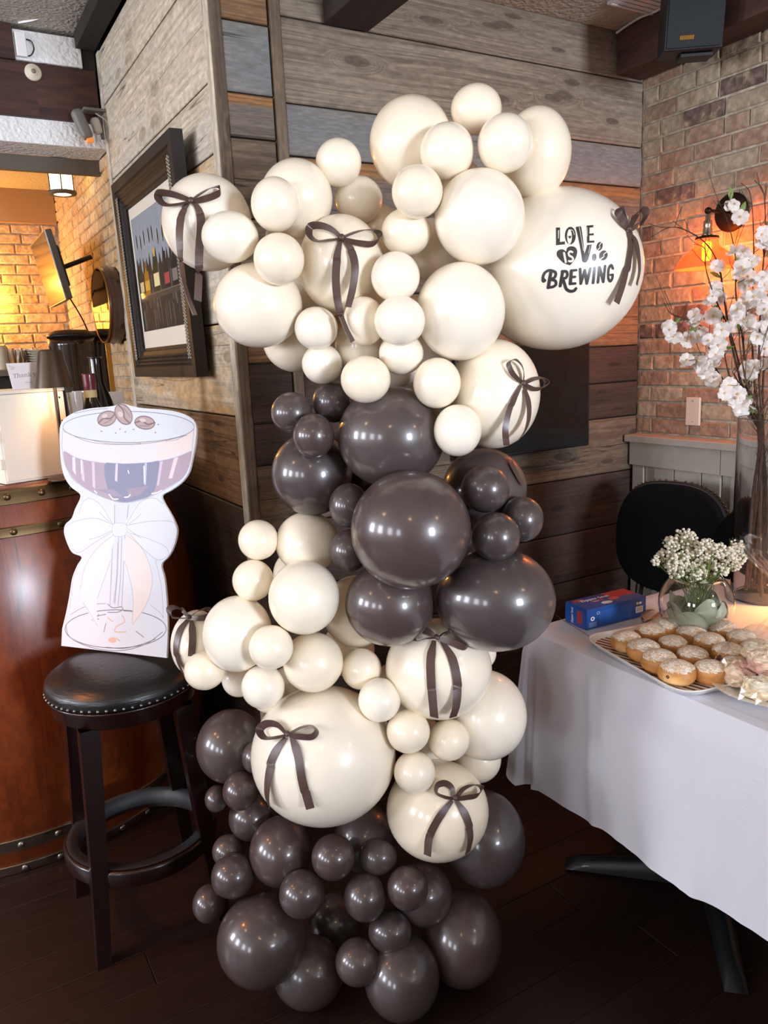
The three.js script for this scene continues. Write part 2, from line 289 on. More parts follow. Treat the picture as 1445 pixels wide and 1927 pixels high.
// wainscot under the bricks
{
  const w = structure('wainscot');
  part('cap', span(2.6, XB + 0.006, 1.078, 1.108, -2.392, 1.5, 0.003), mat.greige, w);
  part('header_board', span(2.632, 2.66, 0.975, 1.0775, -2.39, -1.935, 0.0015), mat.greige, w);
  part('header_board', span(2.632, 2.66, 0.975, 1.0775, -1.932, 1.5, 0.0015), mat.greige, w);
  part('backing', span(2.668, XB + 0.006, 0, 1.077, -2.39, 1.5), mat.greige, w);
  const zs = [-2.388, -2.323, -2.268, -2.163, -2.029, -1.939, -1.899]; let z = -1.899; while (z < 0.2) { zs.push(z += 0.118); if (z < 0.1) zs.push(z += 0.046); }
  for (let i = 0; i + 1 < zs.length; i++) { const d = zs[i + 1] - zs[i]; part('panel_board', span(d < 0.06 ? 2.656 : 2.648, 2.668, 0.005, 0.976, zs[i] + 0.002, zs[i + 1] - 0.002, 0.003), mat.greige, w); }
}
// the rest of the room, behind the camera: walls, windows that let the day in, an added half wall
{
  const g = structure('wall_left'); const add = (...s) => part('wall_panel', span(...s), mat.plaster, g);
  add(-4.3, -4.2, 0, 1.4, -5.6, 4.8); add(-4.3, -4.2, 2.5, 3.03, -5.6, 4.8); add(-4.3, -4.2, 1.4, 2.5, -5.6, -3.5); add(-4.3, -4.2, 1.4, 2.5, -2.7, -1.8); add(-4.3, -4.2, 1.4, 2.5, -1.0, 0.0); add(-4.3, -4.2, 1.4, 2.5, 0.8, 1.8); add(-4.3, -4.2, 1.4, 2.5, 2.6, 4.8);
  const f = structure('wall_front'); const ad2 = (...s) => part('wall_panel', span(...s), mat.plaster, f);
  ad2(-4.3, 2.9, 0, 1.125, 4.6, 4.7); ad2(-4.3, 2.9, 2.275, 3.03, 4.6, 4.7); ad2(-4.3, 1.125, 1.125, 2.275, 4.6, 4.7); ad2(1.975, 2.9, 1.125, 2.275, 4.6, 4.7);
  const sky = std({ color: 0x000000, emissive: srgb(0xe6eeff), emissiveIntensity: 3, roughness: 0.4 });
  let k = 1;
  for (const [x, z, y0, y1, w, side] of [[1.55, 4.64, 1.125, 2.275, 0.85, 0], ...[2.2, 0.4, -1.4, -3.1].map((z) => [-4.24, z, 1.4, 2.5, 0.8, 1])]) {
    const win = structure('window_' + k++), h = y1 - y0, fr = 0.05; win.position.set(x, (y0 + y1) / 2, z); win.rotation.y = side ? Math.PI / 2 : Math.PI;
    part('pane', span(-w / 2, w / 2, -h / 2, h / 2, -0.01, 0), sky, win);
    part('window_frame', merge([span(-w / 2, w / 2, h / 2 - fr, h / 2, 0, 0.05), span(-w / 2, w / 2, -h / 2, -h / 2 + fr, 0, 0.05), span(-w / 2, -w / 2 + fr, -h / 2 + fr, h / 2 - fr, 0, 0.05), span(w / 2 - fr, w / 2, -h / 2 + fr, h / 2 - fr, 0, 0.05)]), mat.white, win);
  }
  const hw = structure('wall_added_blocker'); part('added_half_wall', span(-0.6, 2.6, 0, 1.03, 1.25, 1.35, 0.004), WM.brown, hw); part('cap', span(-0.62, 2.62, 1.031, 1.06, 1.22, 1.38, 0.004), mat.darkBeam, hw);  // unseen half wall, added to keep window light off the lower balloons
  const s = structure('wall_side_back'); part('wall_panel', span(-4.3, -4.2, 0, 3, -5.65, -5.6), mat.plaster, s);
}
// warm lamps of the dining room behind the camera
for (const [x, z, y, label] of [[-0.6, 0.9, 2.93, 'round warm ceiling lamp in the higher ceiling behind the added wall side of the room'], [-1.6, -1.4, 2.93, 'round warm ceiling lamp in the higher ceiling on the window side of the bar'], [2.0, 1.4, 2.695, 'round warm lamp in the lower ceiling above the added half wall']]) {
  const t = thing('ceiling_lamp', label, 'ceiling lamp', V(x, y, z));
  part('housing', lathe([[0, 0], [0.1, 0], [0.11, -0.02], [0.105, -0.05], [0.09, -0.05], [0.09, -0.01], [0, -0.01]], 32), mat.bronze, t);
  part('bulb', lathe([[0, -0.04], [0.06, -0.045], [0.085, -0.03], [0.085, -0.012], [0, -0.012]], 24), std({ color: 0x000000, emissive: srgb(0xffc680), emissiveIntensity: 6 }), t);
  const l = new THREE.PointLight(0xffd6a8, LAMPS.ceilingSpot); l.name = 'ceiling_lamp_light'; l.position.set(x, y - 0.12, z); l.castShadow = true; l.shadow.radius = 4; scene.add(l);
}
// ---------------------------------------------------------------- balloons
const latex = (h, rough) => phy({ color: srgb(h), roughness: rough, clearcoat: 0.8, clearcoatRoughness: 0.14 });
const CREAM = [latex(0xfaeed8, 0.4), latex(0xfaecd3, 0.4), latex(0xfaf0dd, 0.4)], DARK = [latex(0x4a3c3a, 0.36), latex(0x463c3b, 0.36), latex(0x4c413f, 0.38)];
const bodyGeo = (() => {
  const p = []; for (let i = 0; i <= 22; i++) { const a = Math.PI / 2 * i / 22; p.push([Math.sin(a), Math.cos(a)]); }
  for (let i = 1; i <= 15; i++) { const a = Math.PI / 2 * i / 16; p.push([Math.cos(a) * (1 - 0.12 * Math.sin(a) ** 2), -1.05 * Math.sin(a)]); }
  p.push([0.07, -1.07], [0.045, -1.1]);
  const g = lathe(p.reverse(), 56); g.rotateX(Math.PI / 2); return g;
})();
const knotGeo = (() => { const g = lathe([[0.0, -1.19], [0.05, -1.2], [0.085, -1.19], [0.05, -1.165], [0.035, -1.14], [0.06, -1.12], [0.055, -1.09], [0, -1.085]], 14); g.rotateX(Math.PI / 2); return g; })();
const balloons = {};
const RIGHT = V(1, 0, 0).applyQuaternion(camera.quaternion);
// name, pixel centre, pixel half-axes, cream or dark, distance along the lens axis, label
const BALLOONS = [
  'G1 655 1222 50 52 w 1.87|cream balloon in deep shade filling the gap above the huge bowed one',
  'G2 748 1300 52 56 w 1.88|cream balloon buried behind the wide-looped bowed one and small shaded ones',
  'G3 800 1400 46 48 w 1.86|cream balloon buried behind three small white ones by the lowest bow',
  'G4 548 1300 46 48 w 1.90|cream balloon buried between the stool-side cluster and the huge bowed one',
  'G5 585 555 58 60 w 1.76|cream balloon buried between the two upper bowed balloons and the low round one',
  'G6 705 440 56 58 w 1.74|cream balloon buried behind the honey-toned one, beside the vertical chain',
  'G7 722 590 52 54 w 1.75|cream balloon buried behind the vertical chain at the upper bow tails',
  'G8 800 655 56 56 w 1.75|cream balloon buried under the two plain ones before the printed balloon',
  'G9 858 345 50 50 w 1.70|cream balloon buried behind the three small ones of the top group',
  'G10 545 450 46 46 w 1.72|cream balloon buried behind three small ones near the picture-side bow',
  'G11 690 940 52 52 d 1.82|dark balloon buried behind the foremost dark one, toward the batten',
  'G12 845 990 56 56 d 1.84|dark balloon buried behind the foremost dark one, toward the table',
  'G13 640 860 48 48 d 1.80|dark balloon buried behind the two uppermost big dark ones',
  'G14 560 1080 46 48 w 1.84|cream balloon buried behind the uppermost big ones of the lower white cluster',
  'A1 390 420 85 93 w 1.637|large cream balloon with a brown bow, farthest out of all over the framed picture',
  'A2 433 446 54 50 w 1.536|small cream balloon overlapping the lower flank of the bowed balloon by the picture frame',
  'A3 518 385 46 53 w 1.508|small cream balloon resting on the face of a large plain one above the picture-side cluster',
  'A4 558 373 68 75 w 1.604|large plain cream balloon half hidden by a small one, between two bowed balloons',
  'A5 525 488 48 50 w 1.507|small cream balloon wedged between the two upper bowed balloons, above the big low round one',
  'A6 637 306 43 47 w 1.597|small cream balloon standing highest in the picture-side cluster, partly in shade',
  'A7 675 376 45 46 w 1.652|small honey-toned shaded balloon just under the highest one of the picture-side cluster',
  'A8 642 498 81 94 w 1.603|large cream balloon with a centred brown bow and long tails in the upper cluster',
  'A9 486 575 84 81 w 1.603|large plain cream balloon that hangs over the corner post beside the picture',
  'A10 555 640 61 61 w 1.732|cream balloon tucked behind, showing only its underside against the boards above the dark balloons',
  'A11 595 618 41 41 w 1.580|small cream balloon beneath the upper bowed balloon, its side shaded yellow',
  'A12 606 685 38 38 w 1.629|small cream balloon hanging just above the topmost dark brown ones',
  'A13 680 652 50 54 w 1.674|cream balloon hidden deep behind the small ones under the upper bow tails',
  'A14 685 605 40 47 w 1.561|small cream balloon touching the curled end of the upper bow tail, banded with shade',
  'A15 688 714 47 45 w 1.551|small cream balloon resting on top of the upper large dark brown balloon',
  'B1 774 270 79 91 w 1.608|large plain cream balloon at the top of the column, nearest the ceiling beam end',
  'B2 896 205 48 49 w 1.563|small cream balloon at the very top of the whole column',
  'B3 841 285 51 56 w 1.512|small cream balloon between the topmost one and a large plain one, in front of both',
  'B4 950 270 52 58 w 1.491|small cream balloon in front of the tall egg-shaped one near the top',
  'B5 1008 290 67 90 w 1.583|tall egg-shaped cream balloon at the top, nearest the wall corner above the printed one',
  'B6 785 361 48 52 w 1.481|small cream balloon protruding before the top large one, heading a chain of small ones',
  'B7 902 409 85 92 w 1.526|large plain cream balloon in front of the printed balloon, upper one of two',
  'B8 1045 509 163 154 w 1.681|huge white balloon printed with dark lettering, a bow on its side',
  'B9 764 437 47 46 w 1.551|small cream balloon second from the top in the vertical chain of small ones',
  'B10 815 470 58 60 w 1.677|cream balloon deep in yellow shade behind the chain of small ones',
  'B11 744 521 46 48 w 1.522|small cream balloon at mid height of the vertical chain beside the upper bow',
  'B12 866 587 84 93 w 1.559|large plain cream balloon below another in front of the printed balloon, lower one of two',
  'B13 752 604 48 48 w 1.505|small cream balloon in the vertical chain level with the upper bow tail ends',
  'B14 755 665 42 41 w 1.577|small cream balloon lowest in the vertical chain, just under a rounder one',
  'C2 822 721 45 48 w 1.564|small cream balloon between the top dark one and the bowed one before the screen',
  'C3 861 810 45 49 w 1.563|small white balloon on the shoulder of the upper large dark one, below a bow',
  'C4 930 742 86 103 w 1.644|large white balloon with a brown bow in front of the black screen',
  'C5 750 690 40 40 w 1.718|cream balloon almost wholly hidden, a tan sliver above the upper large dark balloon',
  'C6 549 777 39 39 d 1.662|small dark brown balloon nearest the partition boards, topmost of the dark group',
  'C7 626 756 38 40 d 1.681|small dark brown balloon tucked under the cream ones at the top of the dark group',
  'C8 590 820 39 42 d 1.620|small dark brown balloon before a bigger one, under two other small dark ones',
  'C9 736 822 101 96 d 1.640|large dark brown balloon topmost of the big dark ones, under the cream cluster',
  'C10 587 892 76 78 d 1.721|large dark brown balloon beside the partition batten, behind a small dark one',
  'C11 773 997 113 112 d 1.553|largest and foremost dark brown balloon in the middle of the column',
  'C12 656 951 37 42 d 1.657|small dark brown balloon squeezed beside the foremost dark one, upper of a pair',
  'C13 657 1036 36 41 d 1.678|small dark brown balloon squeezed beside the foremost dark one, lower of a pair',
  'C14 733 1136 84 80 d 1.659|grey-brown balloon beneath the foremost dark one, above the white cluster',
  'C15 932 1128 113 98 d 1.655|large dark brown balloon nearest the white tablecloth, above the bowed white one',
  'C16 911 923 80 80 d 1.748|large dark brown balloon behind, with a loose ribbon tail across it, below the black screen',
  'C17 913 920 46 45 d 1.613|small dark brown balloon on the face of the rear one with the ribbon tail',
  'C18 982 977 41 43 d 1.654|small dark brown balloon farthest out toward the dark chair',
  'C19 933 1010 46 46 d 1.582|small dark brown balloon between the foremost and the table-side big dark ones',
  'D1 486 1016 38 38 w 1.717|small white balloon alone atop the lower white cluster, nearest the boards',
  'D2 476 1092 39 39 w 1.708|small white balloon directly under the lone outer one, by the partition boards',
  'D3 579 1021 61 58 w 1.743|cream balloon in yellow shade under the rear dark balloon at the batten',
  'D4 572 1124 67 70 w 1.651|round white balloon with a flattened side, uppermost big one of the lower cluster',
  'D5 447 1192 66 72 w 1.713|large white balloon of the lower cluster nearest the drink cutout, covering the bowed one',
  'D6 369 1210 48 63 w 1.830|cream balloon with a brown bow beside the bar stool and the drink cutout',
  'D7 385 1262 39 37 w 1.730|small cream balloon over the bar stool seat edge, in front of the bowed one',
  'D8 450 1278 33 34 w 1.830|cream balloon mostly hidden, underside showing beside the bar stool cluster',
  'D9 510 1218 42 42 w 1.633|small white balloon foremost in the lower cluster, between two larger white ones',
  'D10 495 1292 41 42 w 1.690|small white balloon just under the foremost small one of the lower cluster',
  'D11 505 1308 32 34 w 1.820|cream balloon peeping out from behind a small white one above the huge bowed one',
  'D12 589 1246 57 57 w 1.704|medium cream balloon sitting on the huge bowed white balloon',
  'D13 672 1150 66 68 w 1.799|cream balloon in shade behind the grey-brown one, between the two lower clusters',
  'D14 680 1259 38 39 w 1.738|small shaded cream balloon near the wide-looped bow, above the huge bowed one',
  'D15 714 1317 40 42 w 1.689|small cream balloon on the huge bowed one, below a similar shaded one',
  'E1 609 1420 136 134 w 1.758|huge white balloon with a brown bow, biggest of the lower half',
  'E2 825 1258 100 96 w 1.736|large white balloon with a wide-looped brown bow, directly under the dark ones',
  'E3 913 1345 78 86 w 1.830|large plain white balloon nearest the hanging tablecloth',
  'E4 898 1428 45 46 w 1.902|white balloon showing only its underside below the plain one by the tablecloth',
  'E5 768 1376 41 42 w 1.696|small white balloon above two others, between the huge bowed one and the wide-looped bow tails',
  'E6 844 1392 39 40 w 1.736|small white balloon in front of the plain large one near the tablecloth',
  'E7 780 1453 39 41 w 1.708|small white balloon resting on the lowest bowed white balloon',
  'E8 823 1524 96 98 w 1.788|large white balloon with a brown bow, lowest of the white ones',
  'E9 900 1228 34 34 w 1.847|white balloon sliver peeping out under the table-side large dark one',
  'F1 434 1404 65 71 d 1.908|large dark grey balloon behind, nearest the bar stool legs, highest of the base',
  'F2 482 1425 27 32 d 1.828|dark balloon almost hidden behind the huge white one, a purple-brown sliver',
  'F3 453 1488 34 38 d 1.828|small dark balloon below the highest rear one of the base, by the stool',
  'F4 407 1503 22 26 d 1.891|tiny dark balloon beside the bar stool legs',
  'F5 472 1538 42 46 d 1.923|dark balloon in deep shade under the huge white one, toward the stool',
  'F6 528 1602 59 69 d 1.851|large dark balloon just under the huge bowed white one',
  'F7 429 1601 30 32 d 1.900|small dark balloon peeping above another near the stool foot',
  'F8 438 1648 41 44 d 1.827|small dark balloon above the lowest outermost one at the stool side',
  'F9 393 1700 31 38 d 1.897|small dark balloon with a golden gleam, outermost at floor level by the stool',
  'F10 627 1613 41 45 d 1.775|small dark balloon centred right below the huge white one',
  'F11 688 1578 60 66 d 1.913|large dark balloon behind, with a bright glint between the two bowed white ones',
  'F12 711 1612 36 36 d 1.806|small dark balloon in shade beside the lowest bowed white one',
  'F13 568 1682 43 48 d 1.768|small dark balloon above the big outer floor balloon on the stool side',
  'F14 687 1688 40 48 d 1.771|small dark balloon in the middle of the dark base, foremost',
  'F15 767 1671 39 44 d 1.765|small dark balloon just under the lowest bowed white one',
  'F16 793 1683 58 63 d 1.854|medium dark balloon behind a small one under the lowest bowed white balloon',
  'F17 910 1577 78 94 d 1.909|large dark balloon standing behind the lowest bowed white one, nearest the table foot',
  'F18 868 1763 76 97 d 1.880|large dark balloon on the floor nearest the table foot',
  'F19 492 1769 84 93 d 1.807|large dark balloon on the floor nearest the bar stool',
  'F20 633 1738 54 60 d 1.977|dark balloon in deep shade at the heart of the base',
  'F21 734 1753 41 43 d 1.789|small dark balloon in front of the large floor balloon on the table side',
  'F22 673 1810 42 48 d 1.770|small dark balloon at the front, lowest of the small ones',
  'F23 581 1829 67 74 d 1.832|dark balloon on the floor between the stool-side big one and the front one',
  'F24 756 1838 71 87 d 1.791|large dark balloon on the floor nearest the viewer',];
for (const row of BALLOONS) {
  const [nums, label] = row.split('|'), [id, px, py, rx, ry, kind, t] = nums.split(' ').map((q, i) => (i === 0 || i === 5 ? q : +q));
  const c = atDepth(px, py, t), th2 = ((px - CX) ** 2 + (py - CY) ** 2) / (F * F), ct = 1 / Math.sqrt(1 + th2), ph = Math.atan2(py - CY, px - CX);
  const sx = Math.hypot(Math.cos(ph) / ct, Math.sin(ph)), sy = Math.hypot(Math.sin(ph) / ct, Math.cos(ph));   // a lens stretches round things away from its centre
  const rX = rx * t / (F * sx), rY = ry * t / (F * sy), white = kind === 'w';
  const z = EYE.clone().sub(c).normalize(), x = RIGHT.clone().addScaledVector(z, -RIGHT.dot(z)).normalize(), y = z.clone().cross(x);
  const o = thing('balloon', label, 'balloon', c, white ? 'cream balloons of the balloon column' : 'dark brown balloons of the balloon column');
  o.quaternion.setFromRotationMatrix(new THREE.Matrix4().makeBasis(x, y, z)); o.scale.set(rX, rY, (rX + rY) / 2);
  const m = (white ? CREAM : DARK)[Math.floor(rnd() * 3)];
  part('body', bodyGeo, m, o); part('knot', knotGeo, m, o);
  o.updateMatrixWorld(); balloons[id] = { o, c, x, y, z, rX, rY, t };
}
// where the ray of a pixel meets a balloon: [point, outward normal]; beside the outline it takes the depth of the rim
function onBalloon(b, px, py, lift = 0.002) {
  const inv = b.o.matrixWorld.clone().invert(), o = EYE.clone().applyMatrix4(inv), d = ray(px, py).transformDirection(inv);
  const B = o.dot(d), q = B * B - (o.lengthSq() - 1), s = -B - Math.sqrt(Math.max(q, 0)), l = o.clone().addScaledVector(d, s);
  const n = l.clone().normalize().transformDirection(b.o.matrixWorld.clone().invert().transpose()).normalize();
  return [l.applyMatrix4(b.o.matrixWorld).addScaledVector(n, lift), n];
}
// ---------------------------------------------------------------- satin bows
const SATIN = phy({ color: srgb(0x523d37), roughness: 0.34, sheen: 0.6, sheenRoughness: 0.4, sheenColor: srgb(0x8a6a62), side: THREE.DoubleSide });
// a strip of ribbon along points [p, n]; width lies across the run, turned by twist towards the normal
function ribbon(list, width, twist = () => 0, thick = 0.0006) {
  const cp = new THREE.CatmullRomCurve3(list.map((q) => q[0])), cn = new THREE.CatmullRomCurve3(list.map((q) => q[1])), N = Math.max(40, list.length * 3), pos = [], ix = [], uv = [];
  for (let i = 0; i <= N; i++) {
    const u = i / N, p = cp.getPoint(u), n = cn.getPoint(u).normalize(), t = cp.getTangent(u), w = t.clone().cross(n).normalize(), a = twist(u);
    const side = w.clone().multiplyScalar(Math.cos(a)).addScaledVector(n, Math.sin(a)).normalize(), up = side.clone().cross(t).normalize().multiplyScalar(thick);
    const wd = typeof width === 'function' ? width(u) : width;
    for (const [s, k] of [[-1, 1], [1, 1], [1, -1], [-1, -1]]) { const q = p.clone().addScaledVector(side, s * wd / 2).addScaledVector(up, k); pos.push(q.x, q.y, q.z); uv.push(s * 0.5 + 0.5, u); }
    if (i) { const a0 = (i - 1) * 4, b0 = i * 4; for (let k = 0; k < 4; k++) { const m = (k + 1) % 4; ix.push(a0 + k, a0 + m, b0 + m, a0 + k, b0 + m, b0 + k); } }
  }
  const g = new THREE.BufferGeometry(); g.setAttribute('position', new THREE.Float32BufferAttribute(pos, 3)); g.setAttribute('uv', new THREE.Float32BufferAttribute(uv, 2)); g.setIndex(ix);
  const ng = g.toNonIndexed(); ng.computeVertexNormals(); return ng;
}
// points along a pixel run, laid on the balloon; a tail that has passed the bulge hangs straight down from it
function laid(b, q, n, lift, hang) {
  const c2 = new THREE.CatmullRomCurve3(q.map((p) => V(p[0], p[1], 0))), fw = V(0, 0, -1).applyQuaternion(camera.quaternion); let near = 1e9, out = [];
  for (let i = 0; i <= n; i++) {
    const p = c2.getPoint(i / n), s = onBalloon(b, p.x, p.y, lift(i / n)); const zc = s[0].clone().sub(EYE).dot(fw);
    if (hang && zc > near + 0.002) s[0].copy(atDepth(p.x, p.y, near + 0.3 * (zc - near) * Math.min(1, (zc - near) / 0.05) * 0.5)); near = Math.min(near, zc); out.push(s);
  }
  return out;
}
const pts = (s) => s.trim().split(/\s+/).map((q) => q.split(',').map(Number));
function bow(id, label, knot, loops, tails, w = 0.0165) {
  const b = balloons[id], at = (q, lift) => onBalloon(b, q[0], q[1], lift), k = at(knot, 0.008);
  const o = thing('ribbon_bow', label, 'ribbon bow', k[0], 'brown satin bows on the balloons');
  const put = (name, g) => part(name, g.translate(-k[0].x, -k[0].y, -k[0].z), SATIN, o);
  loops.forEach((s) => {                     // the ring stands up: it leaves the knot, turns at its far end and comes back
    put('loop', ribbon(laid(b, pts(s), 40, (u) => 0.006 + 0.009 * Math.sin(Math.PI * u)), (u) => w * (0.5 + 0.5 * Math.sin(Math.PI * u)), (u) => 0.95 - 0.25 * Math.cos(6.28 * u)));
  });
  tails.forEach((s, j) => { put('tail', ribbon(laid(b, pts(s), 36, () => 0.0035, true), (u) => w * Math.min(1, 0.5 + 2 * u), (u) => (j ? -0.12 : 0.2) * Math.sin(5 * u))); });
  const kg = new THREE.SphereGeometry(1, 14, 10); kg.scale(0.006, 0.0065, 0.005);
  kg.applyQuaternion(new THREE.Quaternion().setFromUnitVectors(V(0, 0, 1), k[1])); part('knot', kg, SATIN, o);
  return o;
}
bow('A1', 'brown satin bow on the balloon over the framed picture, one long tail hanging free', [362, 380], ['360,379 345,375 328,371 313,371 311,379 320,389 338,388 358,382', '364,378 380,369 396,362 409,361 410,370 398,376 380,380 365,381'], ['355,384 343,402 338,430 339,480 342,512 354,558 367,593', '366,382 376,400 378,430 375,470 374,520 372,566']);
bow('A8', 'brown satin bow with even loops and curling tails, highest in the middle of the column', [643, 450], ['641,449 626,438 608,433 593,436 591,448 600,458 620,456 641,452', '645,450 662,444 682,440 700,444 704,454 695,463 672,461 646,453'], ['641,453 635,480 632,530 638,580 650,615 664,643', '649,454 662,475 668,502 664,540 655,578'], 0.0155);
bow('B8', 'brown satin bow at the edge of the huge lettered balloon, nearest the brick wall', [1178, 434], ['1176,432 1166,424 1154,408 1158,401 1168,412 1178,430', '1180,432 1188,412 1197,403 1204,409 1199,424 1183,435'], ['1180,438 1185,458 1181,492 1173,530 1160,570', '1184,438 1195,452 1201,480 1203,510 1198,536']);
bow('C4', 'brown satin bow with an upright loop, in front of the black screen', [981, 722], ['979,720 966,712 956,700 953,689 963,684 974,692 980,706 981,720', '984,722 998,715 1010,714 1015,722 1010,731 998,733 985,725'], ['978,726 966,750 956,780 951,810 953,838', '985,727 994,755 995,785 988,810 976,828'], 0.013);
bow('D6', 'brown satin bow half behind a big balloon, beside the bar stool', [357, 1165], ['355,1163 346,1153 336,1150 328,1154 329,1163 340,1168 355,1166', '360,1163 372,1157 384,1155 392,1160 384,1168 372,1169 360,1166'], ['354,1168 341,1186 334,1210 334,1240 343,1266', '361,1169 363,1200 361,1234'], 0.0165);
bow('E2', 'brown satin bow with wide thin loops, just under the dark brown balloons', [822, 1203], ['820,1202 806,1194 790,1193 780,1203 787,1212 804,1207 820,1204', '825,1202 843,1194 862,1200 876,1214 870,1222 850,1214 826,1205'], ['817,1207 811,1240 812,1290 817,1350', '831,1208 850,1240 860,1290 858,1330 852,1350'], 0.0185);
bow('E1', 'brown satin bow on the huge white balloon of the lower half, tails spread wide', [544, 1383], ['541,1382 527,1368 510,1367 499,1378 506,1391 525,1390 541,1385', '547,1382 568,1373 588,1371 597,1380 590,1389 568,1389 547,1386'], ['539,1389 520,1415 507,1450 502,1498 506,1520', '550,1389 560,1415 570,1470 584,1522'], 0.0185);
bow('E8', 'brown satin bow on the lowest white balloon, round raised loops and crossed tails', [854, 1503], ['851,1502 848,1487 836,1480 823,1484 821,1495 835,1502 850,1504', '857,1502 868,1488 885,1482 897,1487 892,1499 873,1503 857,1505'], ['850,1507 825,1540 808,1575 804,1610', '858,1508 875,1535 885,1575 880,1605'], 0.017);
{ // a loose tail on the rear dark balloon
  const b = balloons.C16, q = laid(b, pts('957,868 964,884 971,898 979,912'), 20, () => 0.005), c = q[0][0].clone();
  single('ribbon_tail', ribbon(q, (u) => 0.016 * (1 - 0.4 * u)).translate(-c.x, -c.y, -c.z), SATIN, 'loose brown ribbon end lying across the rear dark balloon below the black screen', 'ribbon').position.copy(c);
}
// ---------------------------------------------------------------- lettering on the huge balloon
{
  const b = balloons.B8, [c, n] = onBalloon(b, 1090, 488, 0), u = RIGHT.clone().addScaledVector(n, -RIGHT.dot(n)).normalize(), v = n.clone().cross(u), S = 0.2, N = 1024;
  const uvOf = (X, Y) => { const p = onBalloon(b, 1000 + X / 6.568, 400 + Y / 6.568, 0)[0].sub(c); return [(p.dot(u) / S + 0.5) * N, (0.5 - p.dot(v) / S) * N]; };
  const draw = (g) => {
    g.fillStyle = '#000'; g.fillRect(0, 0, N, N);
    const ink = '#fff', no = '#000', path = (s, close) => { g.beginPath(); pts(s).forEach((q, i) => { const p = uvOf(q[0], q[1]); i ? g.lineTo(p[0], p[1]) : g.moveTo(p[0], p[1]); }); if (close) g.closePath(); };
    const fill = (s, c = ink) => { path(s, true); g.fillStyle = c; g.fill(); };
    const sm = (s) => new THREE.CatmullRomCurve3(pts(s).map((q) => V(q[0], q[1], 0))).getPoints(40).map((p) => p.x.toFixed(1) + ',' + p.y.toFixed(1)).join(' ');
    const k = N / S * b.t / F / 6.568;
    const line = (s, w, c = ink, curve = true) => { path(curve ? sm(s) : s, false); g.strokeStyle = c; g.lineWidth = w * k; g.lineCap = 'round'; g.lineJoin = 'round'; g.stroke(); };
    const oval = (x, y, a, bb, rot, c = ink) => { let s = ''; for (let i = 0; i < 40; i++) { const t = i / 40 * 6.2832, q = Math.cos(t) * a, r = Math.sin(t) * bb; s += (x + q * Math.cos(rot) - r * Math.sin(rot)).toFixed(1) + ',' + (y + q * Math.sin(rot) + r * Math.cos(rot)).toFixed(1) + ' '; } fill(s, c); };
    fill('303,188 352,186 350,365 413,358 413,394 303,406'); fill('327,222 344,216 338,320 327,328', no);
    oval(480, 286, 66, 108, 0); oval(470, 300, 31, 90, 0, no); line('478,215 505,220 522,250 526,275', 9, no); fill('472,328 456,300 458,290 468,289 474,296 482,286 491,290 488,304');
    fill('545,180 600,172 612,176 652,520 690,402 742,398 700,580 680,612 655,620 628,604'); line('590,182 612,300 640,470', 9, no, false); line('722,412 706,500', 8, no, false);
    fill('680,163 762,156 762,183 716,188 714,262 768,258 768,282 714,285 714,350 775,347 775,372 685,376'); line('690,188 690,290', 7, no, false);
    fill(sm('475,653 400,625 345,575 312,530 318,480 350,458 395,458 427,482 440,438 480,418 530,425 560,460 562,510 535,580 475,653'));
    line('402,500 424,612', 24, no, false); line('505,490 480,480 458,505 470,535 500,550 514,578 495,602 462,600', 22, no);
    oval(840, 418, 37, 56, 0.3); oval(887, 530, 50, 63, 0.35); oval(775, 554, 26, 45, 0.05);
    line('862,372 838,410 845,428 815,468', 11, no); line('925,490 890,520 895,538 845,582', 12, no); line('776,518 768,550 775,590', 6, no);
    line('238,745 208,925', 36); line('150,850 142,800 165,745 215,715 265,722 298,745 290,795 240,828', 30); line('240,828 295,845 300,890 262,918 210,924', 30); oval(152, 838, 30, 26, 0);
    line('385,728 355,905', 34); line('378,728 430,730 442,770 425,805 375,820', 30); line('388,820 408,880 432,945 480,972 530,962 548,940', 32);
    line('492,722 478,878', 36, ink, false); line('492,718 552,712', 26, ink, false); line('485,800 538,794', 26, ink, false); line('478,880 540,876', 28, ink, false);
    line('600,700 608,876 658,715 682,874 726,692', 31, ink, false); line('778,684 760,866', 32, ink, false); line('836,680 820,860', 32, ink, false); line('838,680 886,852', 34, ink, false); line('908,664 886,852', 30, ink, false);
    line('1004,690 985,652 958,680 946,760 952,825 972,848 994,820 1002,770', 30); line('974,770 1004,766', 22, ink, false);
  };
  const alpha = canvasTex(N, N, draw, false), inv = b.o.matrixWorld.clone().invert();
  const g = grid(40, 40, (s, t) => {
    const p = c.clone().addScaledVector(u, (s - 0.5) * S).addScaledVector(v, (t - 0.5) * S).addScaledVector(n, 0.06), l = p.applyMatrix4(inv), d = n.clone().negate().transformDirection(inv);
    const B = l.dot(d), q = Math.sqrt(Math.max(0, B * B - l.lengthSq() + 1)); l.addScaledVector(d, -B - q).multiplyScalar(1.003); return [l.x, l.y, l.z];
  });
  part('printed_lettering', g, phy({ color: srgb(0x3c3838), roughness: 0.35, alphaMap: alpha, transparent: true, polygonOffset: true, polygonOffsetFactor: -2 }), b.o).userData.label = 'dark printed lettering with a heart and coffee beans';
}
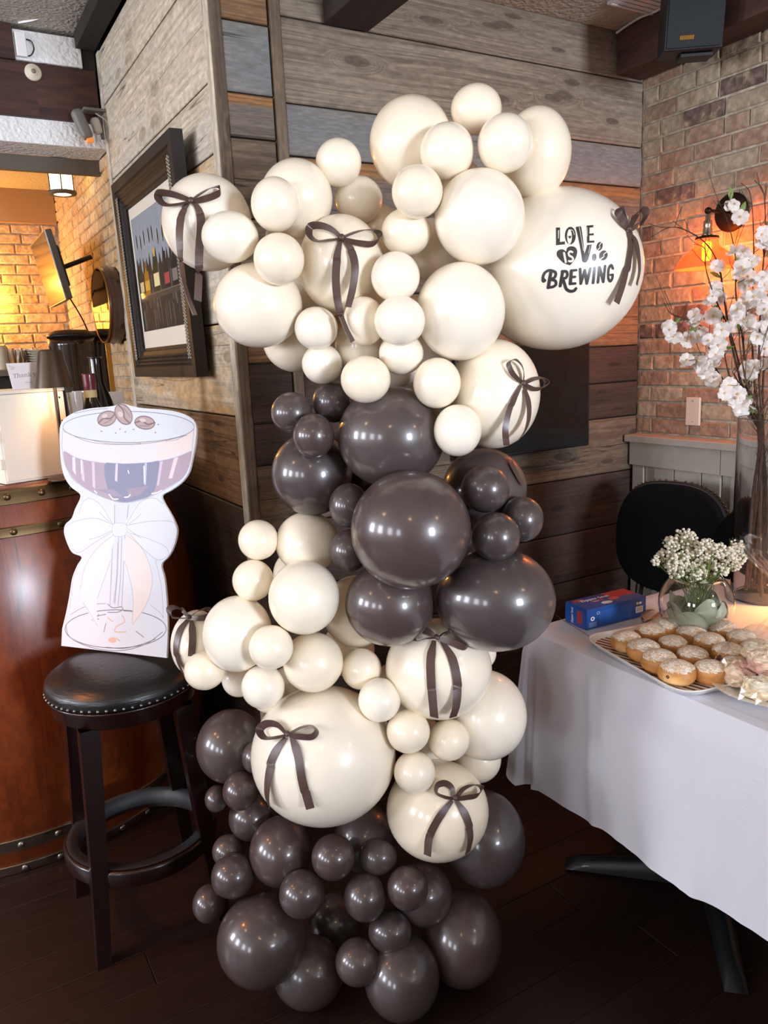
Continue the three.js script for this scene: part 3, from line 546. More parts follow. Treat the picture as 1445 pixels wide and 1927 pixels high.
// ---------------------------------------------------------------- framed picture
{
  // it hangs tipped forward: top edge further from the boards than the bottom edge
  const bl = V(0.80, 1.452, -3.498), br = V(0.80, 1.452, -2.612), tr = V(0.785, 2.232, -2.612), up = tr.clone().sub(br), Hh = up.length(), Wd = br.z - bl.z;
  const o = thing('framed_picture', 'dark moulded frame with a bottle print behind glass, hung tipped forward on the bleached boards', 'picture', bl.clone().add(tr).multiplyScalar(0.5));
  const x = V(0, 0, 1), y = up.normalize(), z = x.clone().cross(y); o.quaternion.setFromRotationMatrix(new THREE.Matrix4().makeBasis(x, y, z));
  const frameM = phy({ specularIntensity: 0.4, map: speckle(0x2f2925, 0.25, 4, 30, 5, 0x26211e), roughness: 0.6 }), fw = 0.115;
  const prof = [[0, -0.042], [0, 0], [0.038, 0], [0.042, -0.007], [0.05, -0.002], [0.056, -0.009], [0.064, -0.004], [0.07, -0.011], [0.078, -0.006], [0.085, -0.014], [0.1, -0.016], [0.104, -0.021], [fw, -0.021], [fw, -0.042]];
  const side = (len, rot) => {                       // a mitred length of the moulding
    const pos = [], ix = []; prof.forEach((p) => { for (const s of [-1, 1]) pos.push(s * (len / 2 - p[0]), p[0], p[1]); });
    for (let i = 0; i + 1 < prof.length; i++) { const a = i * 2; ix.push(a, a + 1, a + 3, a, a + 3, a + 2); }
    const g = new THREE.BufferGeometry(); g.setAttribute('position', new THREE.Float32BufferAttribute(pos, 3)); g.setIndex(ix); const q = g.toNonIndexed(); q.computeVertexNormals(); q.setAttribute('uv', new THREE.Float32BufferAttribute(new Float32Array(q.attributes.position.count * 2).map((_, i) => q.attributes.position.array[Math.floor(i / 2) * 3 + i % 2]), 2));
    return q.rotateZ(rot);
  };
  frameM.side = THREE.DoubleSide;
  part('frame_bottom', side(Wd, 0).translate(0, -Hh / 2, 0), frameM, o); part('frame_top', side(Wd, Math.PI).translate(0, Hh / 2, 0), frameM, o);
  part('frame_side', side(Hh, -Math.PI / 2).translate(-Wd / 2, 0, 0), frameM, o); part('frame_side', side(Hh, Math.PI / 2).translate(Wd / 2, 0, 0), frameM, o);
  const beads = []; const bead = new THREE.SphereGeometry(0.0062, 6, 4);
  for (const [n, len, rot, off] of [[56, Hh, -Math.PI / 2, -Wd / 2], [56, Hh, Math.PI / 2, Wd / 2]]) for (let r = 0; r < 3; r++) for (let i = 0; i < n; i++) { const g = bead.clone(); g.scale(1, 1, 0.6); g.translate(((i + (r % 2) * 0.5) / n - 0.5) * (len - 0.13), 0.048 + r * 0.011, -0.002); g.rotateZ(rot); g.translate(off, 0, 0); beads.push(g); }
  const bp = part('beading', merge(beads), std({ color: srgb(0x8a8378), roughness: 0.35, metalness: 0.5 }), o); bp.userData.kind = 'stuff';
  part('backing', box(Wd - 0.03, Hh - 0.03, 0.006, 0, 0, -0.038, 0), mat.black, o);
  part('mat_board', box(Wd - 2 * fw + 0.01, Hh - 2 * fw + 0.01, 0.002, 0, 0, -0.031, 0), phy({ color: srgb(0xd9d0bf), roughness: 1, specularIntensity: 0.15 }), o);
  const art = canvasTex(640, 512, (g, w, h) => {
    const gr = (x0, y0, x1, y1, s) => { g.fillStyle = s; g.fillRect(x0, y0, x1, y1); };
    gr(0, 0, w, h, '#8d949c'); for (let i = 0; i < 240; i++) { g.globalAlpha = 0.14; g.fillStyle = rnd() < 0.5 ? '#a9b0b8' : '#6d747c'; g.fillRect(rnd() * w, rnd() * h * 0.45, 3 + rnd() * 10, 20 + rnd() * 90); } g.globalAlpha = 1;
    // dark drips reaching up into the grey
    g.fillStyle = '#3a3530'; g.beginPath(); g.moveTo(0, h); g.lineTo(0, 0.52 * h); for (let i = 0; i <= 64; i++) { const x = i / 64 * w, y = h * (0.42 - 0.13 * Math.pow(Math.abs(Math.sin(i * 0.62)), 3) + 0.14 * fbm(i * 0.4, 3, 3) - 0.02); g.lineTo(x, y); } g.lineTo(w, h); g.fill();
    for (let i = 0; i < 9; i++) { const x = 40 + i * 66 + rnd() * 20; g.fillStyle = '#3a3633'; g.beginPath(); g.ellipse(x, h * (0.2 + 0.06 * rnd()), 9, 34, 0, 0, 7); g.fill(); g.strokeStyle = '#b9bfc6'; g.lineWidth = 3; g.beginPath(); g.ellipse(x - 2, h * 0.22, 11, 40, 0, 1.8, 3.6); g.stroke(); }
    for (let i = 0; i < 26; i++) { g.globalAlpha = 0.55; g.strokeStyle = rnd() < 0.6 ? '#aeb3b8' : '#6f6a66'; g.lineWidth = 2 + rnd() * 5; const x = rnd() * w, y = h * (0.3 + rnd() * 0.35); g.beginPath(); g.moveTo(x, y); g.bezierCurveTo(x + 6, y + 40, x - 8, y + 80, x + rr(-8, 8), y + 110 + rnd() * 60); g.stroke(); } g.globalAlpha = 1;
    gr(0, h * 0.685, w, 26, '#4c463d'); gr(0, h * 0.685, w, 5, '#6b6355');
    const bottle = (x, bw, hh, col, lab, cap) => { const y = h * 0.685; g.fillStyle = col; g.beginPath(); g.moveTo(x - bw, y); g.lineTo(x - bw, y - hh * 0.55); g.quadraticCurveTo(x - bw, y - hh * 0.68, x - bw * 0.3, y - hh * 0.72); g.lineTo(x - bw * 0.3, y - hh); g.lineTo(x + bw * 0.3, y - hh); g.lineTo(x + bw * 0.3, y - hh * 0.72); g.quadraticCurveTo(x + bw, y - hh * 0.68, x + bw, y - hh * 0.55); g.lineTo(x + bw, y); g.fill(); gr(x - bw, y - hh * 0.42, bw * 2, hh * 0.3, lab); gr(x - bw * 0.3, y - hh, bw * 0.6, hh * 0.2, cap); };
    bottle(60, 30, 150, '#3f3a30', '#c9b98a', '#4a4540'); bottle(150, 38, 145, '#9a6a22', '#c79a3c', '#7a5a26'); bottle(300, 40, 185, '#3d3a22', '#d8cc98', '#d0a040'); bottle(450, 34, 150, '#332c2a', '#a04a48', '#2a2422'); bottle(560, 34, 160, '#2c2a28', '#76706a', '#3c3834');
    for (let i = 0; i < 34; i++) { g.globalAlpha = 0.5; g.strokeStyle = rnd() < 0.7 ? '#8c8a88' : '#5d2d33'; g.lineWidth = 2 + rnd() * 4; const x = rnd() * w, y = h * (0.76 + rnd() * 0.08); g.beginPath(); g.moveTo(x, y); g.bezierCurveTo(x - 6, y + 30, x + 8, y + 60, x + rr(-6, 6), y + 70 + rnd() * 30); g.stroke(); } g.globalAlpha = 1;
  });
  part('print', box(Wd - 2 * fw - 0.05, Hh - 2 * fw - 0.11, 0.001, 0, 0.012, -0.0292, 0), phy({ map: art, roughness: 1, specularIntensity: 0.15 }), o);
  part('glass', box(Wd - 2 * fw + 0.008, Hh - 2 * fw + 0.008, 0.001, 0, 0, -0.0255, 0), mat.artGlass, o);
}
// ---------------------------------------------------------------- barrel bar
const BAR = V(0.127, 0, -3.045), BT = 1.176;
{
  const o = thing('barrel_bar', 'big mahogany barrel used as a bar, with riveted metal hoops', 'barrel', BAR.clone());
  const R = (y) => 0.70 - 0.30 * ((y - 0.52) / 0.62) ** 2 * 0.30 - 0.012 * Math.max(0, (y - 0.9) / 0.27);
  const p = [[0.0, 0.0], [R(0) - 0.02, 0.0]]; for (let i = 0; i <= 28; i++) { const y = i / 28 * (BT - 0.012); p.push([R(y), y]); } p.push([R(BT) - 0.006, BT - 0.004], [R(BT) - 0.02, BT - 0.002]);
  const bg = lathe(p, 96); uvShift(bg, 6, 0.75, 0, 0.1);
  const bodyM = phy({ map: (() => { const t = W.mahogany.clone(); t.center.set(0, 0); t.rotation = Math.PI / 2; t.repeat.set(1, 2.2); t.needsUpdate = true; return t; })(), roughness: 0.32, clearcoat: 0.35, clearcoatRoughness: 0.25 });
  part('body', bg, bodyM, o);
  part('top', lathe([[0, BT - 0.02], [R(BT) - 0.02, BT - 0.02], [R(BT) - 0.02, BT - 0.002], [R(BT) - 0.03, BT], [0, BT]], 80), phy({ map: W.mahogany, roughness: 0.25, clearcoat: 0.6 }), o);
  for (const [y0, y1, m, n] of [[1.125, 1.168, mat.agedBrass, 40], [1.035, 1.064, mat.agedBrass, 30], [0.085, 0.128, mat.steel, 40], [0.0, 0.034, mat.steel, 40]]) {
    const h = part('hoop', lathe([[R(y0) - 0.004, y0], [R(y0) + 0.004, y0], [R(y0) + 0.005, y0 + 0.003], [R(y1) + 0.005, y1 - 0.003], [R(y1) + 0.004, y1], [R(y1) - 0.004, y1]], 96), m, o);
    const rg = new THREE.SphereGeometry(0.011, 12, 6, 0, 6.2832, 0, 1.5708); rg.scale(1, 0.7, 1); rg.rotateX(Math.PI / 2);
    for (let i = 0; i < n; i++) { const a = i / n * Math.PI * 2 + 0.06, y = (y0 + y1) / 2; const r = part('rivet', rg, m, h); r.position.set(Math.sin(a) * (R(y) + 0.004), y, Math.cos(a) * (R(y) + 0.004)); r.rotation.y = a; }
  }
}
// ---------------------------------------------------------------- white card box, card, lamp, bottles on the barrel
{
  const A = onY(11, 913, BT), B = onY(139, 894, BT), dx = B.clone().sub(A), wd = dx.length(); dx.normalize(); const dz = V(dx.z, 0, -dx.x), topY = onZ(124, 728, B.z).y, h = topY - BT, dp = 0.2;
  const o = thing('card_box', 'white lidded card box with small hinges standing on the barrel, lit by the table lamp', 'box', A.clone().add(B).multiplyScalar(0.5).addScaledVector(dz, dp / 2).setY(BT));
  o.rotation.y = Math.atan2(-dx.z, dx.x);
  const m = std({ color: srgb(0xe9dfd0), roughness: 0.55 });
  part('body', box(wd, h - 0.012, dp, 0, (h - 0.012) / 2 + 0.001, 0, 0.003), m, o);
  part('front_panel', box(wd * 0.8, h - 0.03, 0.004, -wd * 0.07, h / 2 - 0.006, dp / 2 + 0.002, 0.001), m, o);
  for (const y of [0.06, h - 0.03, h - 0.1]) part('screw', new THREE.SphereGeometry(0.003, 8, 6).translate(wd * 0.43, y, dp / 2), mat.bronze, o);
  part('lid', box(wd + 0.006, 0.011, dp + 0.006, 0, h - 0.005, 0, 0.002), m, o);
  for (const y of [0.06, 0.14]) part('hinge', box(0.008, 0.03, 0.014, -wd / 2 - 0.003, y, dp / 2 - 0.004, 0.002), m, o);
  // thank you card
  const p = onZ(57, 731, A.z - 0.02).setY(topY + 0.003), q = onZ(53, 686, A.z - 0.055), ch = 0.078, cw = 0.1;
  const c = thing('thank_you_card', 'small white thank you card leaning on top of the white box', 'card', V(p.x, topY + 0.002, p.z)); c.rotation.set(-0.3, Math.atan2(-dx.z, dx.x), 0.0, 'YXZ');
  const ct = canvasTex(512, 420, (g, w, h2) => { g.fillStyle = '#f3eaea'; g.fillRect(0, 0, w, h2); g.fillStyle = '#8d8078'; g.font = 'italic 92px serif'; g.save(); g.translate(40, 240); g.rotate(-0.05); g.fillText('Thank you', 0, 0); g.restore(); g.font = 'italic 26px serif'; g.fillText('with love', 200, 330); g.strokeStyle = '#b9ac9c'; g.lineWidth = 4; for (let i = 0; i < 5; i++) { g.beginPath(); g.moveTo(20 + i * 16, 30 + i * 6); g.quadraticCurveTo(50 + i * 20, 60, 40 + i * 8, 100); g.stroke(); } });
  const cm = [std({ color: srgb(0xf3eaea) })];
  part('paper', box(cw, ch, 0.0012, 0, ch / 2, 0, 0), std({ color: srgb(0xf3eaea), roughness: 0.8 }), c);
  part('print', new THREE.PlaneGeometry(cw - 0.002, ch - 0.002).translate(0, ch / 2, 0.0009), std({ map: ct, roughness: 0.8 }), c);
  // cone-shaded table lamp
  const L = onY(125, 902, BT).setY(BT);
  const lamp = (pos, label, power) => {
    const t = thing('table_lamp', label, 'lamp', pos, 'brown cone-shaded table lamps');
    const br = phy({ color: srgb(0x4a3a2c), roughness: 0.35, metalness: 0.55 });
    part('base', lathe([[0, 0], [0.05, 0], [0.052, 0.004], [0.048, 0.009], [0.012, 0.012], [0, 0.012]], 40), br, t);
    part('pole', rod(V(0, 0.01, 0), V(0, 0.37, 0), 0.0055), br, t);
    part('shade', lathe([[0.054, 0.272], [0.0325, 0.376], [0.028, 0.379], [0, 0.379], [0, 0.376], [0.03, 0.374], [0.052, 0.272]], 48), br, t);
    part('diffuser', lathe([[0, 0.272], [0.05, 0.272], [0.053, 0.2745], [0.05, 0.277], [0, 0.277]], 40), std({ color: 0x000000, emissive: srgb(0xffe2b0), emissiveIntensity: 5 }), t);
    const l = new THREE.SpotLight(0xffa654, power, 2.2, 1.25, 0.6); l.name = 'table_lamp_light'; l.position.copy(pos).add(V(0, 0.265, 0)); l.target.position.copy(pos).add(V(0, -1, 0)); l.castShadow = true; l.shadow.radius = 2.2; scene.add(l, l.target);
    return t;
  };
  lamp(L, 'brown cone-shaded table lamp on the barrel in front of the white box', LAMPS.tableLamp);
  globalThis.makeLamp = lamp;
  // bottles and a glass behind the cutout
  const wineM = phy({ color: srgb(0x16120e), roughness: 0.08, clearcoat: 0.6 });
  const bottle = (px, top, label, tall, capsule, z) => {
    const b = onZ(px, top, z), t = thing('wine_bottle', label, 'bottle', V(b.x, BT, b.z), 'bottles on the barrel'), s = (b.y - BT) / 0.3, P = (l) => l.map((q) => [q[0] * tall, q[1] * s]);
    part('body', lathe(P([[0, 0], [0.036, 0], [0.04, 0.005], [0.04, 0.12], [0.038, 0.15], [0.026, 0.19], [0.0155, 0.225], [0.0145, 0.294], [0.017, 0.295], [0.017, 0.3], [0.011, 0.3], [0.011, 0.28], [0, 0.28]]), 36), wineM, t);
    if (capsule) { part('capsule', lathe(P([[0, 0.302], [0.017, 0.302], [0.0175, 0.298], [0.0165, 0.25], [0.0165, 0.249]]), 30), phy({ color: srgb(0x6a1520), roughness: 0.35, clearcoat: 0.3 }), t); part('neck_band', lathe(P([[0.0168, 0.25], [0.0168, 0.227]]), 30), std({ color: srgb(0xd9c38c), roughness: 0.6 }), t); }
    part('label', lathe(P([[0.0405, 0.03], [0.0405, 0.11]]), 36), std({ color: srgb(0xd8cfbd), roughness: 0.8 }), t);
  };
  bottle(166, 704, 'dark wine bottle with a red capsule and cream neck band, behind the drink cutout', 1.15, true, -2.66);
  bottle(178, 671, 'dark open-necked bottle with sloping shoulders behind the red-capped one', 1.35, false, -2.8);
  const gp = onZ(143, 738, -2.72), g = thing('drinking_glass', 'clear drinking glass beside the bottles on the barrel', 'glass', V(gp.x, BT, gp.z)), gh = gp.y - BT;
  part('bowl', lathe([[0, 0.006], [0.022, 0.006], [0.03, gh], [0.032, gh], [0.0245, 0.001], [0, 0]], 32), mat.glass, g);
  for (const [px, w2, y0, y1] of [[155, 0.03, 1.2, 1.42], [206, 0.042, 1.2, 1.41]]) { const q = onZ(px, 740, -2.98); single('menu_card', box(w2 * 2.2, y1 - BT, 0.02, 0, (y1 - BT) / 2, 0, 0.001), mat.white, px < 170 ? 'cream folded card standing behind the red-capped bottle' : 'cream folded card standing behind the dark open bottle', 'card').position.set(q.x, BT, q.z); }
}
// ---------------------------------------------------------------- bar stool
const STOOL = V(0.352, 0, -2.043);
{
  const o = thing('bar_stool', 'round dark wood bar stool with a nailhead-trimmed black leather seat', 'stool', STOOL.clone());
  const wd = phy({ map: (() => { const t = W.mahogany.clone(); t.repeat.set(2, 2); t.needsUpdate = true; return t; })(), color: srgb(0x402824), roughness: 0.35, clearcoat: 0.3 }), leather = phy({ color: srgb(0x141516), roughness: 0.36, clearcoat: 0.2, clearcoatRoughness: 0.4, bumpMap: bumpTex(60, 3, 31), bumpScale: 0.0008 });
  part('seat', lathe([[0, 0.752], [0.06, 0.751], [0.12, 0.745], [0.165, 0.732], [0.192, 0.712], [0.197, 0.695], [0.193, 0.68], [0.188, 0.672], [0, 0.672]], 64), leather, o);
  part('seat_rim', lathe([[0, 0.625], [0.176, 0.625], [0.184, 0.632], [0.188, 0.664], [0.194, 0.67], [0.19, 0.676], [0, 0.676]], 64), wd, o);
  const ng = new THREE.SphereGeometry(0.0042, 8, 6);
  for (let i = 0; i < 60; i++) { const a = i / 60 * Math.PI * 2, n = part('nailhead', ng, mat.steel, o); n.position.set(Math.sin(a) * 0.195, 0.683, Math.cos(a) * 0.195); }
  const leg = (sx, sz) => { const sh = []; const N = 8; for (let i = 0; i <= N; i++) { const t = i / N, k = 0.118 + 0.03 * t + 0.012 * t * t, w = 0.024 - 0.007 * t; sh.push([sx * k, 0.628 * (1 - t), sz * k, w]); }
    return grid(4, N, (u, v) => { const s = sh[Math.round(v * N)], c = [[-1, -1], [1, -1], [1, 1], [-1, 1], [-1, -1]][Math.round(u * 4)]; return [s[0] + c[0] * s[3], s[1], s[2] + c[1] * s[3]]; }).toNonIndexed(); };
  for (const [sx, sz] of [[-1, -1], [-1, 1], [1, -1], [1, 1]]) { const g = leg(sx, sz); g.computeVertexNormals(); part('leg', g, (wd.side = THREE.DoubleSide, wd), o); }
  part('foot_ring', lathe([[0.17, 0.2], [0.196, 0.2], [0.203, 0.208], [0.203, 0.24], [0.196, 0.248], [0.17, 0.248], [0.17, 0.2]], 64), wd, o);
  part('foot_plate', lathe([[0.166, 0.247], [0.192, 0.2485], [0.194, 0.2505], [0.166, 0.2505], [0.164, 0.215], [0.168, 0.215], [0.168, 0.247]], 64), std({ color: srgb(0x4c4f52), roughness: 0.6, metalness: 0.8 }), o);
}
// ---------------------------------------------------------------- cut-out of a cocktail glass, standing on the stool
{
  const sy = 0.752, P0 = onY(117, 1218, sy - 0.004), P1 = onY(305, 1243, sy - 0.002); P0.y = P1.y = sy;
  const u = P1.clone().sub(P0).normalize(), back = V(-u.z, 0, u.x).multiplyScalar(-1); if (back.dot(V(0.5, 0, -0.87)) < 0) back.negate();
  const lean = 0.24, v = V(0, Math.cos(lean), 0).addScaledVector(back, Math.sin(lean)), n = u.clone().cross(v), O = P0.clone().add(P1).multiplyScalar(0.5);
  const Q = (X, Y) => { const p = onPlane(X / 3.0104, 740 + Y / 3.0104, O, n).sub(O); return [p.dot(u), p.dot(v)]; };
  const out = '690,73 742,88 800,100 900,108 990,120 1052,140 1096,170 1112,206 1106,300 1088,390 1070,462 1030,520 965,568 915,598 930,640 960,690 986,740 1003,792 985,880 952,944 914,986 930,1060 943,1180 950,1350 944,1500';
  const out2 = '352,1350 375,1255 395,1150 410,1060 438,990 462,945 410,920 378,860 362,800 370,760 405,725 425,672 455,606 452,588 400,545 365,490 347,420 340,330 340,205 360,165 420,126 500,104 600,94 645,88';
  const curve = (s) => new THREE.CatmullRomCurve3(pts(s).map((q) => V(q[0], q[1], 0))).getPoints(90).map((p) => Q(p.x, p.y));
  const poly = [...curve(out), Q(944, 1517), Q(347, 1447), ...curve(out2)];
  const shape = new THREE.Shape(poly.map((p) => new THREE.Vector2(p[0], p[1])));
  const o = thing('cocktail_cutout', 'white foam board cutout of an espresso cocktail with a bow, on the stool', 'cutout', O);
  o.quaternion.setFromRotationMatrix(new THREE.Matrix4().makeBasis(u, v, n));
  const T = 0.006, minY = Math.min(...poly.map((p) => p[1]));
  part('board', new THREE.ExtrudeGeometry(shape, { depth: T, bevelEnabled: false }).translate(0, -minY, -T), std({ color: srgb(0xf4f2f0), roughness: 0.5 }), o);
  const xs = poly.map((p) => p[0]), ys = poly.map((p) => p[1]), x0 = Math.min(...xs) - 0.005, x1 = Math.max(...xs) + 0.005, y0 = minY - 0.005, y1 = Math.max(...ys) + 0.005, NW = 1024, NH = Math.round(NW * (y1 - y0) / (x1 - x0));
  const art = canvasTex(NW, NH, (g) => {
    const C = (X, Y) => { const q = Q(X, Y); return [(q[0] - x0) / (x1 - x0) * NW, (y1 - q[1]) / (y1 - y0) * NH]; }, k = NW / (x1 - x0) * 1.95 / F / 3.0104;
    const trace = (s, close, curveIt = true) => { const q = pts(s), l = curveIt && q.length > 2 ? new THREE.CatmullRomCurve3(q.map((p) => V(p[0], p[1], 0)), close).getPoints(q.length * 10).map((p) => [p.x, p.y]) : q; g.beginPath(); l.forEach((p, i) => { const c = C(p[0], p[1]); i ? g.lineTo(c[0], c[1]) : g.moveTo(c[0], c[1]); }); if (close) g.closePath(); };
    const fill = (s, c, cv = true) => { trace(s, true, cv); g.fillStyle = c; g.fill(); }, line = (s, w, c = '#5a5560', close = false) => { trace(s, close); g.strokeStyle = c; g.lineWidth = w * k; g.lineCap = 'round'; g.stroke(); };
    const oval = (x, y, a, b, rot = 0) => Array.from({ length: 28 }, (_, i) => { const t = i / 28 * 6.2832, p = Math.cos(t) * a, r = Math.sin(t) * b; return (x + p * Math.cos(rot) - r * Math.sin(rot)).toFixed(1) + ',' + (y + p * Math.sin(rot) + r * Math.cos(rot)).toFixed(1); }).join(' ');
    g.fillStyle = '#c8cad2'; g.fillRect(0, 0, NW, NH);
    // bowl: coffee with window glare painted into its paler colours, foam band, foam top
    fill('362,345 430,380 560,408 700,416 850,408 1000,378 1082,345 1075,420 1040,490 960,545 860,595 760,628 690,634 610,615 520,575 430,520 382,455 365,400', '#a08a98');
    fill('600,412 700,416 850,408 900,402 895,480 860,590 760,626 690,632 640,610 600,520', '#75748f');
    for (const [s, c] of [['455,395 470,400 480,520 465,505', '#c9b3bd'], ['520,405 535,408 540,560 525,545', '#c4b3c4'], ['410,375 425,380 430,480 412,455', '#dccad0'], ['655,416 668,416 664,520 650,510', '#c8bfd2'], ['820,412 832,411 826,540 814,530', '#b8b2ca'], ['905,405 922,402 900,540 888,540', '#bfb0c0'], ['985,385 1010,378 975,500 955,500', '#d3c0c4'], ['540,560 640,600 700,605 640,560', '#8d7f95'], ['720,560 840,540 800,590 730,610', '#8f7d90']]) fill(s, c, false);
    for (const s of ['618,590 640,615 668,616', '705,606 725,604 738,592', '860,585 890,580 915,568', '535,570 548,582', '460,395 462,470', '815,430 818,520', '725,455 730,470']) line(s, 7, '#f3eef2');
    fill('357,205 400,250 500,282 650,298 800,296 950,278 1050,245 1100,205 1092,330 1040,362 920,395 780,412 640,412 500,392 400,362 362,330', '#d0cacd');
    fill('900,290 1000,270 1090,225 1080,330 1000,360 900,385', '#d8c8c4');
    fill(oval(728, 208, 372, 88), '#c8cad2');
    line(oval(728, 208, 372, 88), 3.2, '#57525c', true); line('365,232 500,290 700,308 900,292 1060,255', 2.5, '#57525c'); line('420,130 540,108 610,104', 2.5, '#57525c'); line('430,262 620,300 800,302', 2); line('1040,262 1000,280 940,290', 2);
    line('357,205 352,330 372,430 420,510 520,575 620,620 700,636 800,622 940,560 1040,490 1078,400 1100,205', 3.5, '#8f93a4'); line('382,455 440,525 540,590 640,628', 3, '#b9bfd0');
    for (const [x, y, a, b, r] of [[605, 160, 53, 40, -0.35], [700, 136, 43, 62, -0.55], [820, 184, 56, 36, 0.15]]) { fill(oval(x, y, a, b, r), '#a58a88'); line(oval(x, y, a, b, r), 7, '#6b5656', true); const c = Math.cos(r), s = Math.sin(r), h = b > a; const q = (p, t) => (x + p * c - t * s).toFixed(0) + ',' + (y + p * s + t * c).toFixed(0); line(h ? `${q(2, -b)} ${q(10, -b / 3)} ${q(-6, b / 3)} ${q(4, b)}` : `${q(-a, 8)} ${q(-a / 3, -6)} ${q(a / 3, 6)} ${q(a, -8)}`, 9, '#5f4a4a'); fill(oval(x + (h ? -18 : -12), y + (h ? 0 : -14), a * 0.32, b * 0.28, r), '#c9aeac'); line(h ? `${q(20, -b / 2)} ${q(24, b / 2)}` : `${q(-a / 2, 20)} ${q(a / 2, 16)}`, 3, '#57444a'); }
    for (const [x, y] of [[575, 232], [655, 242], [680, 220], [710, 236], [757, 222], [897, 194], [880, 240]]) fill(oval(x, y, 5, 3), '#6b5f5f');
    // stem and foot
    fill('640,640 735,640 722,760 712,830 700,1000 690,1220 700,1250 610,1250 622,1210 628,1000 632,830 640,760', '#c6c7cf', false);
    for (const s of ['650,650 648,760 640,830 632,1050 622,1215', '728,650 716,760 708,830 698,1050 690,1225', '672,830 664,1050 650,1210', '690,830 680,1100 668,1220']) line(s, 3.4, '#77727c'); for (const s of ['640,840 632,1000 624,1190', '668,860 660,1060 645,1200']) line(s, 7, '#a5a0a6');
    line(oval(655, 1352, 286, 108), 4.5, '#5b565c', true); line('372,1330 390,1390 470,1440 600,1472 720,1470 840,1430 920,1370', 5, '#77727a'); line('600,1455 700,1462 800,1440 880,1410', 3.5); line('400,1270 460,1235 540,1212 600,1208', 2.5);
    line('610,1212 640,1232 690,1228 696,1240 670,1256 610,1258', 5, '#6d6870'); for (const s of ['520,1300 560,1295', '545,1280 600,1268', '700,1250 750,1255 790,1290', '770,1365 815,1400', '600,1320 588,1370', '560,1270 530,1310']) line(s, 4.5, '#6d6870');
    for (const s of ['690,1270 705,1310 660,1340 650,1365 715,1370', '610,1290 640,1310', '660,1405 680,1420']) line(s, 6, '#c99a80'); fill('618,1405 650,1400 660,1420 640,1432 615,1420', '#d8a58c');
    // tied bow
    fill('640,760 560,640 500,610 465,640 445,700 470,745 560,745', '#ccced6'); fill('635,765 560,730 430,740 375,790 390,880 430,910 500,870 640,790', '#ccced6'); fill('715,755 800,630 870,610 930,650 960,720 860,745', '#cdced5'); fill('718,765 860,742 985,752 1000,800 975,900 930,955 870,940 720,800', '#cdced5');
    fill('640,820 560,880 480,1000 455,1120 475,1210 545,1320 550,1180 610,1000', '#d0cfd2'); fill('720,820 800,890 855,1010 855,1130 820,1230 755,1330 750,1100 700,960', '#d6c9c4');
    for (const s of ['640,760 560,640 500,612 466,640 448,700', '635,758 540,725 440,738 385,760', '636,800 540,860 440,920 412,900', '560,690 620,745', '640,790 560,830 500,845', '718,755 800,632 872,612 925,645', '720,765 860,742 985,752 1000,800 970,905', '722,800 830,915 900,962 955,930 940,890 860,850 740,810', '730,760 800,700', '725,785 800,840', '640,822 560,885 482,1000 455,1125', '470,1200 548,1325 556,1335', '550,1180 600,1040 628,960', '720,822 800,890 850,1000 862,1090 830,1210 750,1330', '750,1320 752,1160 720,1010 705,970', '395,1240 420,1050 450,985', '925,1290 915,1120 880,960', '850,1215 910,1265 925,1290']) line(s, 3, '#9c98a2');
    fill('642,758 712,758 718,790 710,820 645,822 636,790', '#cacdd6'); line('642,758 712,758 718,790 710,820 645,822 636,790', 3, '#a9a7b2', true);
  });
  const face = new THREE.ShapeGeometry(shape), fu = face.attributes.uv, fp = face.attributes.position;
  for (let i = 0; i < fu.count; i++) fu.setXY(i, (fp.getX(i) - x0) / (x1 - x0), (fp.getY(i) - y0) / (y1 - y0));
  part('print', face.translate(0, -minY, 0.0006), phy({ map: art, roughness: 0.5 }), o);
}
